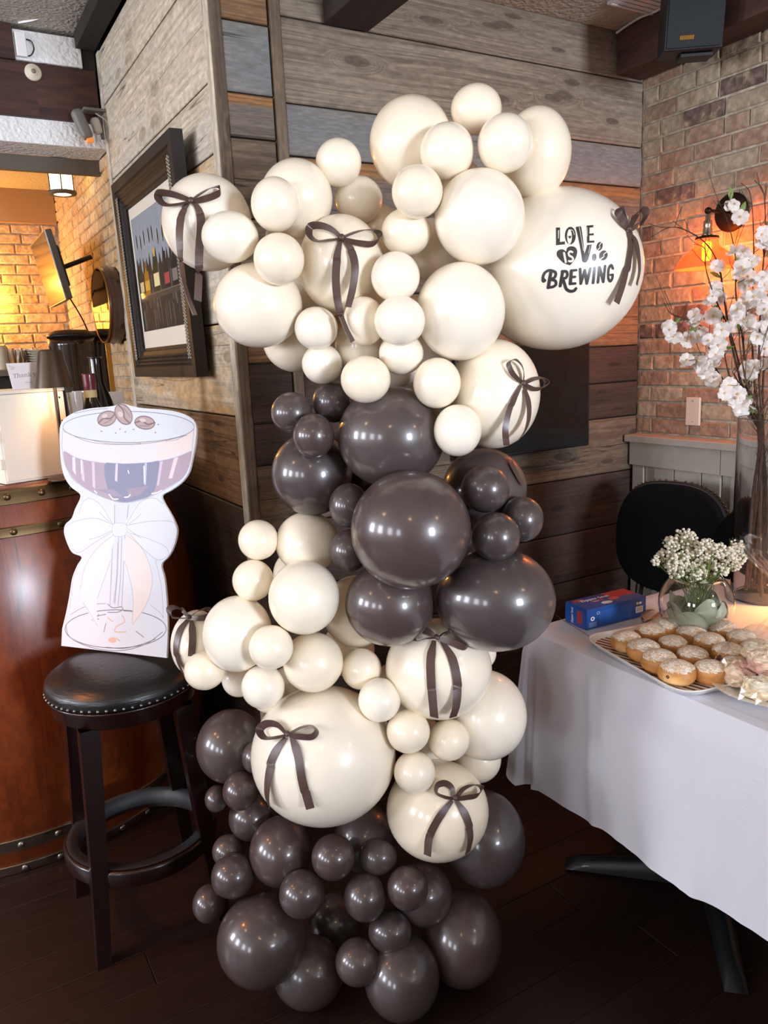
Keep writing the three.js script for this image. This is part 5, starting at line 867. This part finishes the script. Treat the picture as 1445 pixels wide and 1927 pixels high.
// tall vase with blossoming branches
{
  const c = V(2.02, TT, -1.335), t = thing('tall_vase', 'tall clear glass cylinder vase holding flowering branches at the table end', 'vase', c);
  const top = onZ(1414, 790, c.z - 0.0).y - TT;
  part('glass', lathe([[0, 0], [0.077, 0], [0.08, 0.003], [0.08, top], [0.0795, top + 0.002], [0.0775, top], [0.0775, 0.006], [0, 0.004]], 56), mat.glass, t);
  const bark = std({ map: speckle(0x5a4032, 0.7, 6, 40, 71, 0x3a2a22), roughness: 0.85 }), petalM = phy({ color: srgb(0xf6efe8), roughness: 0.6, transmission: 0.25, side: THREE.DoubleSide }), heart = std({ color: srgb(0xd9b27a), roughness: 0.8 }), leafM = phy({ color: srgb(0x7d9a4a), roughness: 0.5, transmission: 0.2, side: THREE.DoubleSide });
  const petal = (len, wid) => grid(5, 5, (u, v) => { const w = Math.pow(Math.sin(Math.PI * Math.min(1, 0.06 + v * 0.86)), 0.6) * wid * (0.55 + 0.6 * v), x = (u - 0.5) * 2 * w; return [x, len * v * (1 - 0.12 * (1 - Math.abs(u - 0.5) * 2) * v), 0.35 * len * v * v - 0.5 * (u - 0.5) ** 2 * wid * 2 + 0.0008]; });
  const flowerGeo = [0.95, 0.7, 0.4].map((open) => merge([0, 1, 2, 3, 4].map((k) => petal(0.0165, 0.0098).rotateX((0.45 - open) * 1.3 + 0.0).rotateZ(k / 5 * 6.28318).translate(0, 0, 0.001 * (k % 2)))));
  const heartGeo = new THREE.SphereGeometry(0.0028, 8, 6); heartGeo.scale(1, 1, 0.8).translate(0, 0, 0.0015);
  const leafGeo = grid(4, 8, (u, v) => { const w = Math.sin(Math.PI * (0.03 + 0.94 * v)) * 0.0075; return [(u - 0.5) * 2 * w, v * 0.036, 0.004 * Math.sin(v * 3) - 0.6 * Math.abs(u - 0.5) * w]; });
  // pixel runs of the branches (tip last), with the blossoms that sit on each
  const runs = [
    ['1424,800 1395,700 1372,620 1345,560 1328,505 1327,470 1318,462 1306,460', '1345,592 1335,565 1362,620', 2.46],
    ['1428,820 1400,740 1375,640 1362,560 1352,500 1330,460 1300,438 1260,428 1222,448', '1353,500 1346,540 1352,560 1378,610', 2.5],
    ['1430,830 1405,700 1395,620 1385,560 1383,480 1373,430 1360,395 1350,378', '1374,393 1390,415 1383,470 1400,500 1392,512', 2.44],
    ['1432,830 1418,700 1415,600 1418,480 1416,400 1410,360 1395,345', '1400,480 1418,490 1398,535 1415,580 1408,520', 2.5],
    ['1435,830 1428,700 1432,560 1440,420 1436,360 1420,340', '1440,440 1432,452 1443,520 1436,530 1444,455', 2.42],
    ['1425,800 1380,740 1345,690 1330,640 1315,610 1290,600 1262,590 1250,570', '1300,634 1276,634 1308,602 1320,628 1258,616', 2.46],
    ['1426,810 1390,760 1350,720 1330,690 1318,680 1296,680', '1328,690 1330,705 1310,682 1340,715 1335,680 1292,678', 2.4],
    ['1430,820 1410,780 1380,740 1370,700 1360,650 1350,610', '1355,620 1350,632 1358,655 1345,665 1340,640', 2.42],
    ['1432,820 1415,760 1400,700 1392,650 1390,600 1385,560', '1400,600 1410,610 1385,585 1420,575 1395,590 1425,560 1405,565', 2.38],
    ['1434,830 1425,760 1410,735 1390,720 1378,700', '1380,740 1372,745 1385,752 1376,730 1410,690 1418,640', 2.4],
    ['1436,830 1430,780 1420,765 1408,758 1398,750', '1402,758 1412,764 1396,770 1420,688 1412,700', 2.42],
    ['1436,820 1435,740 1438,660 1440,600 1436,540', '1430,640 1425,625 1440,612 1444,590 1436,660 1442,690 1438,575', 2.46],
  ];
  runs.forEach(([line, fl, zc0], bi) => { const zc = zc0 - 0.13;
    const q = pts(line), n = q.length, foot = V(c.x + rr(-0.045, 0.045), TT + 0.012, c.z + rr(-0.045, 0.045));
    const run = q.map((p, i) => atDepth(p[0], p[1], zc + 0.05 * Math.sin(i * 1.3 + bi)));
    const o = thing('blossom_branch', ['white-blossomed branch bending back at its tip below the wall lamp', 'long branch arching over the wall lamp toward the lettered balloon', 'branch with two green leaves crossing the dark lamp plate', 'upright blossomed branch just beside the dark lamp plate', 'tallest upright branch, a few blossoms high beyond the lamp plate', 'branch reaching lowest and farthest toward the board wall, sparse blossoms', 'low branch with a heavy blossom row above the cover plate', 'short branch with a dense white clump below the wall lamp', 'branch with the thickest blossom clump under the lamp glass', 'low branch drooping over the vase rim toward the cover plate', 'shortest branch with blossoms right at the vase rim', 'stout upright branch with blossoms along its whole length'][bi], 'branch', foot, 'flowering branches in the tall vase');
    const all = [V(0, 0, 0), run[0].clone().sub(foot).multiplyScalar(0.6), ...run.map((p) => p.clone().sub(foot))];
    const cv = new THREE.CatmullRomCurve3(all), N = 70, pos = [], ix = [], uv = []; const fr = cv.computeFrenetFrames(N);
    for (let i = 0; i <= N; i++) { const u = i / N, p = cv.getPointAt(u), r = 0.0058 * (1 - 0.8 * u); for (let k = 0; k <= 6; k++) { const a = k / 6 * 6.28318; const d = fr.normals[i].clone().multiplyScalar(Math.cos(a)).addScaledVector(fr.binormals[i], Math.sin(a)).multiplyScalar(r * (1 + 0.15 * Math.sin(i * 1.9))); pos.push(p.x + d.x, p.y + d.y, p.z + d.z); uv.push(k / 6, u * 4); } if (i) for (let k = 0; k < 6; k++) { const a = (i - 1) * 7 + k, b2 = a + 7; ix.push(a, b2, b2 + 1, a, b2 + 1, a + 1); } }
    const g = new THREE.BufferGeometry(); g.setAttribute('position', new THREE.Float32BufferAttribute(pos, 3)); g.setAttribute('uv', new THREE.Float32BufferAttribute(uv, 2)); g.setIndex(ix); g.computeVertexNormals(); part('stem', g, (bark.side = THREE.DoubleSide, bark), o);
    const twigs = []; for (let k = 0; k < 10; k++) { const u = rr(0.35, 0.97), p = cv.getPointAt(u), d = cv.getTangentAt(u).add(V(rr(-1, 1), rr(-0.2, 0.9), rr(-1, 1))).normalize(), L = rr(0.04, 0.13); twigs.push(tube([p, p.clone().addScaledVector(d, L * 0.5), p.clone().addScaledVector(d, L).add(V(rr(-0.01, 0.01), 0.012, rr(-0.01, 0.01)))], 0.0011, 6, 4)); }
    part('twigs', merge(twigs), bark, o).userData.kind = 'stuff';
    const near = (p) => { let best = 0, bd = 9; for (let i = 0; i <= 60; i++) { const d = cv.getPointAt(i / 60).distanceTo(p); if (d < bd) { bd = d; best = i / 60; } } return cv.getPointAt(best); };
    pts(fl).forEach((p, k) => {
      for (let e = 0; e < 2; e++) {
        const w = atDepth(p[0] + (e ? rr(-9, 9) : 0), p[1] + (e ? rr(-9, 9) : 0), zc - 0.035 - 0.02 * e).sub(foot), f = part('blossom', flowerGeo[(k + e + bi) % 3], petalM, o), s = rr(1.15, 1.55);
        const face = EYE.clone().sub(foot).sub(w).normalize().add(V(rr(-0.8, 0.8), rr(-0.5, 0.8), rr(-0.8, 0.8))).normalize();
        f.position.copy(w); f.quaternion.setFromUnitVectors(V(0, 0, 1), face); f.scale.setScalar(s); part('stamens', heartGeo, heart, f);
        const n2p = near(w); part('stalk', tube([n2p, n2p.clone().lerp(w, 0.5).add(V(0, 0.004, 0)), w], 0.001, 5, 4), bark, o);
      }
      if (k % 2 === 0) { const w = atDepth(p[0] + rr(-16, 16), p[1] + rr(-4, 18), zc - 0.03).sub(foot), l = part('leaf', leafGeo, leafM, o); l.position.copy(near(w)); l.quaternion.setFromUnitVectors(V(0, 1, 0), w.clone().sub(near(w)).normalize()); l.scale.setScalar(rr(0.8, 1.3)); }
    });
    if (bi === 2) for (const [x, y, r] of [[1375, 365, 0.1], [1392, 392, -0.4]]) { const l = part('leaf', leafGeo, leafM, o); l.position.copy(atDepth(x, y + 12, zc).sub(foot)); l.rotation.set(0, -0.5, r); l.scale.setScalar(1.1); }
  });
}
globalThis.makeLamp(V(2.05, TT, -1.17), 'brown cone-shaded table lamp at the far side of the table beside the tall vase', LAMPS.sideLamp);
// ---------------------------------------------------------------- wall lamp on the bricks
{
  const c = onX(1378, 400, XB), t = thing('wall_lamp', 'glowing amber glass bell wall lamp on a dark round plate on the bricks', 'wall lamp', c);   // it reaches out along -x
  part('back_plate', lathe([[0, 0], [0.066, 0], [0.07, 0.006], [0.066, 0.014], [0.03, 0.02], [0, 0.021]], 48).rotateZ(Math.PI / 2), mat.bronze, t);
  const d = 0.137, up = -0.002;
  part('arm', rod(V(-0.015, 0, 0), V(-d, 0, 0), 0.006), mat.bronze, t);
  part('joint', new THREE.SphereGeometry(0.0125, 18, 12).translate(-d, 0, 0), mat.bronze, t);
  part('socket', lathe([[0, -0.012], [0.009, -0.012], [0.009, -0.03], [0.014, -0.032], [0.0155, -0.05], [0.0135, -0.056], [0.016, -0.06], [0.016, -0.078], [0.02, -0.08], [0.0205, -0.086], [0, -0.086]], 30).translate(-d, up, 0), phy({ color: srgb(0xc9c2b4), roughness: 0.18, metalness: 1 }), t);
  part('collar', lathe([[0.02, -0.084], [0.04, -0.088], [0.042, -0.096], [0.0, -0.094]], 36).translate(-d, up, 0), mat.bronze, t);
  const P = [[0.04, -0.094], [0.041, -0.112], [0.046, -0.124], [0.066, -0.139], [0.086, -0.156], [0.1, -0.176], [0.11, -0.198], [0.112, -0.2]];
  part('shade', lathe([...P, ...P.map((p) => [p[0] - 0.0025, p[1] + 0.0008]).reverse()], 56).translate(-d, up, 0), phy({ color: srgb(0xffb27a), roughness: 0.05, transmission: 0.75, thickness: 0, ior: 1.45, emissive: srgb(0xff7a20), emissiveIntensity: 0.22 }), t);
  const b = part('bulb', lathe([[0, -0.105], [0.012, -0.105], [0.0165, -0.112], [0.0165, -0.165], [0.012, -0.172], [0, -0.173]], 24).translate(-d, up, 0), std({ color: 0x000000, emissive: srgb(0xffc84a), emissiveIntensity: 14 }), t);
  const l = new THREE.PointLight(0xff7a22, LAMPS.sconce); l.name = 'wall_lamp_light'; l.position.copy(c).add(V(-d, up - 0.14, 0)); l.castShadow = true; l.shadow.radius = 1.2; scene.add(l);
}
// blank cover plate
{ const a = onX(1295, 747, XB), b = onX(1319, 801, XB); const t = thing('wall_plate', 'cream blank cover plate screwed to the bricks above the wainscot', 'cover plate', V(XB - 0.004, (a.y + b.y) / 2, (a.z + b.z) / 2)); part('plate', box(0.012, a.y - b.y, b.z - a.z, -0.004, 0, 0, 0.003), std({ color: srgb(0xd8c9b6), roughness: 0.45 }), t); for (const y of [-0.042, 0.042]) part('screw', lathe([[0, 0], [0.003, 0], [0.002, 0.0012], [0, 0.0014]], 12).rotateZ(Math.PI / 2).translate(-0.0098, y, 0), mat.steel, t); }
// black screen on the board wall
{ const a = onZ(1110, 640, -2.35), b = onZ(1108, 838, -2.35), t = thing('wall_screen', 'flat black television screen on the board wall behind the lettered balloon', 'television', V(a.x - 0.335, (a.y + b.y) / 2, -2.352)); part('body', box(0.67, a.y - b.y + 0.0, 0.03, 0, 0, -0.012, 0.006), mat.black, t); part('screen', box(0.645, a.y - b.y - 0.022, 0.003, 0, 0, 0.0045, 0.001), phy({ color: srgb(0x0a0d11), roughness: 0.2, clearcoat: 0.3 }), t); part('bracket', box(0.2, 0.14, 0.022, 0, 0, -0.034, 0.002), mat.steel, t); }
// loudspeaker under the ceiling
{
  const bl = onX(1253, 103, 2.435), br = onZ(1357, 83, onX(1253, 103, 2.435).z + 0.145); const a = atDepth(1253, 103, 2.62), b = atDepth(1357, 83, 2.62 - 0.035), u = b.clone().sub(a), w = u.length(); u.setY(0).normalize();
  const t = thing('loudspeaker', 'black loudspeaker with a small gold badge hung under the ceiling beam in the corner', 'loudspeaker', a.clone().add(b).multiplyScalar(0.5)); const ang = Math.atan2(-u.z, u.x); t.rotation.set(0.12, ang, -0.03, 'YXZ');
  part('cabinet', box(w + 0.012, 0.3, 0.16, 0, 0.15, -0.085, 0.006), mat.black, t); part('grille', box(w, 0.29, 0.01, 0, 0.152, -0.001, 0.003), std({ map: speckle(0x23282b, 0.6, 90, 90, 81), roughness: 0.85, bumpMap: bumpTex(120, 2, 82), bumpScale: 0.001 }), t); part('badge', box(0.045, 0.014, 0.003, -w * 0.14, 0.036, 0.005, 0.001), mat.brass, t); part('bracket', box(w * 0.6, 0.012, 0.1, 0.02, -0.008, -0.09, 0.002), mat.black, t); part('mount', box(0.03, 0.05, 0.05, 0.03, 0.03, -0.185, 0.004), mat.black, t);
}
single('cable', tube([onX(1160, 62, 2.515), onX(1180, 48, 2.515), onX(1205, 33, 2.512), onX(1232, 22, 2.512), onX(1256, 8, 2.51)], 0.0045, 30, 8), std({ color: srgb(0xd9d4c6), roughness: 0.6 }), 'white cable running along the top of the corner ceiling beam', 'cable');
{ const p = onY(1228, -6, 2.692), t = thing('ceiling_vent', 'slatted white ceiling vent beside the loudspeaker', 'vent', V(p.x, 2.693, p.z)); part('frame', merge([span(-0.12, 0.12, -0.008, 0, 0.09, 0.1), span(-0.12, 0.12, -0.008, 0, -0.1, -0.09), span(-0.12, -0.11, -0.008, 0, -0.09, 0.09), span(0.11, 0.12, -0.008, 0, -0.09, 0.09)]), mat.white, t); for (let i = 0; i < 7; i++) part('slat', box(0.22, 0.002, 0.02, 0, -0.005, -0.075 + i * 0.025, 0).rotateX(0), mat.white, t); part('duct', box(0.22, 0.001, 0.18, 0, -0.0008, 0, 0), mat.black, t); }
// ---------------------------------------------------------------- over the bar
{ const p = onZ(62, 137, ZE), t = thing('smoke_detector', 'small cream round detector on the reddish crossbeam', 'detector', V(p.x, p.y, ZE)); part('base', lathe([[0, 0], [0.034, 0], [0.034, 0.008], [0.028, 0.014], [0.016, 0.016], [0.014, 0.024], [0, 0.024]], 32).rotateX(Math.PI / 2), std({ color: srgb(0xd7cdb8), roughness: 0.5 }), t); part('eye', lathe([[0, 0.024], [0.01, 0.024], [0.008, 0.03], [0, 0.031]], 20).rotateX(Math.PI / 2), std({ color: srgb(0x8a7862), roughness: 0.4 }), t); }
{
  const p = onZ(168, 236, -3.83), t = thing('emergency_light', 'grey twin-head emergency light with an orange lens under the crossbeam', 'emergency light', p); const gm = std({ color: srgb(0x77746d), roughness: 0.5 }), wm = std({ color: srgb(0xcfcac0), roughness: 0.5 });
  part('bracket', box(0.1, 0.012, 0.06, 0.03, 0.064, -0.01, 0.002), gm, t);
  part('lamp_head', new RoundedBoxGeometry(0.05, 0.125, 0.05, 3, 0.018).rotateZ(0.35).translate(-0.035, -0.005, 0.02), gm, t);
  part('lens', box(0.03, 0.02, 0.03, -0.016, -0.066, 0.022, 0.004).rotateZ(0.1), std({ color: srgb(0xd98a3c), emissive: srgb(0xe08030), emissiveIntensity: 0.4, roughness: 0.3 }), t);
  part('sensor', new RoundedBoxGeometry(0.04, 0.07, 0.04, 3, 0.016).rotateZ(0.2).translate(0.03, 0.0, 0.0), wm, t);
  part('stem', rod(V(0.05, 0.06, -0.01), V(0.055, -0.05, -0.01), 0.008), gm, t);
  part('wire', tube([V(0.03, 0.05, 0.01), V(0.07, 0.02, 0.02), V(0.098, -0.03, 0.0)], 0.003, 14, 6), wm, t);
}
{
  const p = onZ(115, 342, -4.42), t = thing('ceiling_lantern', 'glowing square glass lantern with a dark frame under the bar ceiling', 'lantern', V(p.x, 2.378, -4.42)), h = 0.13, w = 0.118;
  const gl = std({ color: srgb(0xfff4dc), emissive: srgb(0xffe7b8), emissiveIntensity: 3.2, roughness: 0.6 });
  for (let i = 0; i < 6; i++) { const a = i / 6 * 6.28318 + 0.35, r = 0.062; const g = box(0.058, h, 0.003, 0, h / 2, r * 0.89, 0.0005).rotateY(a); part('panel', g, gl, t); part('post', box(0.006, h + 0.004, 0.006, 0, h / 2, r * 1.02, 0.001).rotateY(a + Math.PI / 6), mat.bronze, t); }
  part('ring', lathe([[0.042, -0.012], [0.066, -0.012], [0.069, -0.004], [0.068, 0.004], [0.042, 0.004], [0.042, -0.012]], 36), mat.trimStrip, t);
  part('diffuser', lathe([[0, -0.01], [0.042, -0.01], [0.042, -0.006], [0, -0.006]], 30), gl, t); part('cap', lathe([[0, h], [0.066, h], [0.068, h + 0.006], [0.03, h + 0.045], [0, h + 0.045]], 30), mat.bronze, t);
  const l = new THREE.PointLight(0xffc070, LAMPS.pendant); l.name = 'lantern_light'; l.position.copy(t.position).add(V(0, 0.06, 0)); l.castShadow = true; scene.add(l);
}
{ // television on its arm
  const A = V(0.6, 2.152, -4.15), B = V(0.66, 1.83, -4.15), up = A.clone().sub(B), h = up.length(); up.normalize();
  const t = thing('bar_television', 'flat television on a wall arm over the bar, tilted down, glossy screen reflecting brick', 'television', A.clone().add(B).multiplyScalar(0.5).setZ(-4.43)); const x = V(0, 0, 1), z = x.clone().cross(up); t.quaternion.setFromRotationMatrix(new THREE.Matrix4().makeBasis(x, up, z));
  part('body', box(0.56, h, 0.03, 0, 0, -0.018, 0.004), std({ color: srgb(0x4b4236), roughness: 0.5 }), t); part('screen', box(0.55, h - 0.012, 0.002, 0, 0, -0.0025, 0.0005), phy({ color: srgb(0x2a211a), roughness: 0.14, specularIntensity: 0.12 }), t);
  part('bezel', merge([box(0.004, h, 0.006, 0.279, 0, -0.001, 0.0005), box(0.56, 0.004, 0.006, 0, h / 2 - 0.002, -0.001, 0.0005), box(0.56, 0.004, 0.006, 0, -h / 2 + 0.002, -0.001, 0.0005)]), mat.steel, t);
  part('housing', box(0.3, 0.2, 0.03, 0.03, 0, -0.045, 0.008), mat.black, t); part('arm', rod(V(0.05, 0.0, -0.06), V(0.05, 0.03, -0.225), 0.012), mat.black, t); part('cable', tube([V(-0.03, -0.1, -0.06), V(-0.03, -0.25, -0.1), V(-0.06, -0.35, -0.12)], 0.004, 16, 6), mat.black, t);
}
{ // round mirror in a ribbed dark frame, on a brass stand
  const t = thing('round_mirror', 'round brass-rimmed mirror in a deep ribbed brown frame on a flat brass stand', 'mirror', V(0.795, 1.79, -4.03)), r = 0.178;
  t.rotation.y = 0.03;
  part('frame', lathe([[0, -0.082], [r - 0.03, -0.082], [r - 0.006, -0.076], [r + 0.005, -0.064], [r - 0.005, -0.053], [r + 0.006, -0.041], [r - 0.004, -0.03], [r + 0.005, -0.018], [r, -0.006], [r - 0.004, 0], [0, 0]], 64).rotateZ(Math.PI / 2), phy({ color: srgb(0x4a2b1e), roughness: 0.3, clearcoat: 0.6 }), t);
  for (const [y, k] of [[0.0, 0.004], [-0.018, 0.0045], [-0.041, 0.0045], [-0.064, 0.0045]]) part('brass_rim', new THREE.TorusGeometry(r - 0.003 + (k > 0.004 ? 0.004 : 0), k > 0.004 ? 0.0028 : 0.004, 8, 72, k > 0.004 ? 6.28318 : 6.28318).rotateY(Math.PI / 2).translate(-y * 1, 0, 0), mat.brass, t);
  part('glass', lathe([[0, 0.0015], [r - 0.006, 0.0015], [r - 0.006, 0], [0, 0]], 64).rotateZ(Math.PI / 2), std({ color: srgb(0xd8d4cc), roughness: 0.02, metalness: 1 }), t);
  part('stand', box(0.024, 0.47, 0.006, 0.0, -r - 0.235, 0.05, 0.001), mat.brass, t);
}
// back bar: dark cabinet with a raised shelf
{
  const o = structure('wall_bar_cabinet'); delete o.userData.kind; tag(o, 'long dark back-bar cabinet with a raised shelf under the brick', 'cabinet'); o.name = 'bar_cabinet';
  const dk = std({ map: speckle(0x3a322c, 0.4, 6, 30, 91), roughness: 0.5 });
  part('body', span(-1.2, 0.86, 0, 1.16, -5.0, -4.3, 0.004), dk, o); part('riser', span(-1.2, 0.86, 1.161, 1.475, -5.0, -4.62, 0.003), dk, o); part('shelf', span(-1.2, 0.86, 1.476, 1.507, -5.02, -4.52, 0.003), std({ map: speckle(0x6b6152, 0.3, 6, 30, 92), roughness: 0.5 }), o);
  const tumbler = lathe([[0, 0.004], [0.026, 0.004], [0.033, 0.11], [0.035, 0.11], [0.0285, 0], [0, 0]], 24);
  const xs = [[18, -4.6], [28, -4.66], [36, -4.6], [45, -4.66], [53, -4.6], [60, -4.66], [32, -4.74], [50, -4.74]];
  const nth = ['first', 'second', 'third', 'fourth', 'fifth', 'sixth', 'seventh', 'eighth', 'ninth', 'tenth', 'eleventh'];
  xs.forEach(([px, z], i) => { const q = onZ(px, 668, z), g = thing('tumbler', 'clear tumbler on the back-bar shelf, ' + nth[i < 6 ? i : i - 6] + (i < 6 ? ' from the jar in the front rows' : ' of the two standing behind'), 'glass', V(q.x, 1.508, z), 'tumblers on the back-bar shelf'); part('glass', tumbler, mat.glass, g); });
  { const q = onZ(2, 668, -4.6), g = thing('jar', 'pale frosted jar beside the tumblers at the edge of the shelf', 'jar', V(q.x, 1.508, -4.6)); part('body', lathe([[0, 0], [0.035, 0], [0.038, 0.005], [0.038, 0.11], [0.03, 0.125], [0, 0.127]], 30), phy({ color: srgb(0xcdbfa4), roughness: 0.4 }), g); }
  const cream = std({ color: srgb(0xd9d2c0), roughness: 0.45 }), stack = (px, py, z, n, w, name, label, cat) => { const q = onZ(px, py, z); for (let i = 0; i < n; i++) { const p = thing(name, label + ', ' + (i ? i === n - 1 ? 'topmost of its stack' : nth[i] + ' from the bottom' : 'bottom of its stack'), cat, V(q.x, 1.508 + i * 0.0125, z), label.split(' ').slice(0, 2).join(' ') + 's stacked on the back-bar shelf'); part('dish', lathe([[0, 0.002], [w * 0.55, 0.002], [w * 0.85, 0.016], [w, 0.02], [w, 0.022], [w * 0.82, 0.019], [w * 0.55, 0.006], [0, 0.006]], 36), cream, p); } };
  stack(82, 666, -4.6, 7, 0.085, 'bowl', 'cream bowl in the wide stack on the shelf', 'bowl');
  stack(106, 662, -4.8, 11, 0.045, 'saucer', 'cream saucer in the narrow stack behind the bowls', 'saucer');
  // two insulated urns
  for (const [px, z, rad, top, label] of [[133, -4.42, 0.118, 622, 'shiny brown-black round coffee urn on the back bar, behind the table lamp'], [182, -4.5, 0.1, 624, 'dark coffee urn half behind the round mirror stand']]) {
    const q = onZ(px, top, z), u = thing('coffee_urn', label, 'urn', V(q.x, 1.161, z)), hh = q.y - 1.161;
    const m = phy({ color: srgb(0x2a1c14), roughness: 0.14, clearcoat: 0.5 });
    part('body', lathe([[0, 0], [rad * 0.86, 0], [rad * 0.88, 0.01], [rad * 0.88, hh * 0.35], [rad * 0.9, hh * 0.55], [rad, hh * 0.86], [rad * 1.01, hh * 0.93], [0, hh * 0.93]], 44), m, u); part('lid', lathe([[0, hh * 0.93], [rad * 1.02, hh * 0.93], [rad * 1.02, hh * 0.96], [rad * 0.7, hh], [0, hh * 1.01]], 44), mat.black, u); part('tap', box(0.02, 0.03, 0.05, 0, 0.06, rad * 0.9 + 0.02, 0.004), mat.steel, u);
  }
  { const q = onZ(14, 700, -4.36), p = thing('receipt_printer', 'dark boxy printer with a white label strip on the back bar', 'printer', V(q.x, 1.161, -4.4)); part('body', box(0.19, 0.17, 0.14, 0, 0.085, 0, 0.012), mat.black, p); part('lid', box(0.18, 0.05, 0.13, 0, 0.2, -0.005, 0.012), std({ color: srgb(0x6f5e50), roughness: 0.5 }), p); part('label_strip', box(0.055, 0.016, 0.002, 0.04, 0.2, 0.062, 0.0005), std({ color: srgb(0xe8e6e6), roughness: 0.6 }), p); }
  // shaded wall light just beyond the frame, whose glow washes the far bricks
  const g = thing('wall_sconce', 'small shaded wall light glowing against the far bar bricks', 'wall light', V(0.3, 1.93, ZF + 0.012)); part('plate', box(0.06, 0.1, 0.01, 0, 0, 0.005, 0.003), mat.bronze, g); part('bulb', new THREE.SphereGeometry(0.035, 20, 14).translate(0, 0, 0.09), std({ color: 0x000000, emissive: srgb(0xffb040), emissiveIntensity: 1.5 }), g); part('arm', rod(V(0, 0, 0.01), V(0, -0.0, 0.06), 0.006), mat.bronze, g);
  const l = new THREE.PointLight(0xffb450, LAMPS.barGlow); l.name = 'wall_sconce_light'; l.position.set(0.3, 1.93, ZF + 0.102); l.castShadow = true; scene.add(l);
}
{ // a pendant over the bar, just beyond the frame: an opaque shade sends its warm light down over the barrel
  const t = thing('bar_pendant', 'dark metal pendant lamp hanging over the bar beside the barrel', 'pendant lamp', V(-0.75, 1.9, -2.0));
  part('shade', lathe([[0.0, 0.15], [0.03, 0.15], [0.05, 0.12], [0.14, 0.0], [0.143, 0.0], [0.055, 0.125], [0.032, 0.156], [0, 0.156]], 40), mat.bronze, t); part('bulb', new THREE.SphereGeometry(0.035, 20, 14).translate(0, 0.07, 0), std({ color: 0x000000, emissive: srgb(0xffb050), emissiveIntensity: 7 }), t); part('rod', rod(V(0, 0.156, 0), V(0, 1.03, 0), 0.006), mat.bronze, t);
  const l = new THREE.SpotLight(0xff9440, LAMPS.barPendant, 0, 0.85, 0.7); l.name = 'bar_pendant_light'; l.position.copy(t.position).add(V(0, 0.02, 0)); l.target.position.set(-0.45, 0, -2.5); l.castShadow = true; l.shadow.radius = 2; scene.add(l, l.target);
}
// torn tape and a cable loop at the white box
single('cable_loop', tube([onZ(43, 73, -3.862), onZ(58, 77, -3.85), onZ(64, 92, -3.85), onZ(58, 104, -3.85), onZ(45, 105, -3.862)], 0.0025, 30, 6), mat.black, 'black cable loop hanging against the white box above the crossbeam', 'cable');
single('paper_strip', grid(16, 3, (u, v) => { const p = onZ(34 + 60 * u, 38 - 20 * u * u + v * 6, -3.84 + 0.1 * u); return [p.x, p.y, p.z + 0.004 * Math.sin(u * 6)]; }), (mat.white.side = THREE.DoubleSide, mat.white), 'loose strip of white tape curling below the ceiling above the white box', 'tape');
single('cover_strip', span(-0.012, 0.03, -0.045, 0.05, 0, 0.014, 0.004).translate(...onZ(35, 85, -3.855).toArray()), mat.white, 'small white conduit box at the end of the white box above the crossbeam', 'conduit');

scene.traverse((m) => { if (m.isMesh) { m.castShadow = true; m.receiveShadow = true; } });
renderer.render(scene, camera);
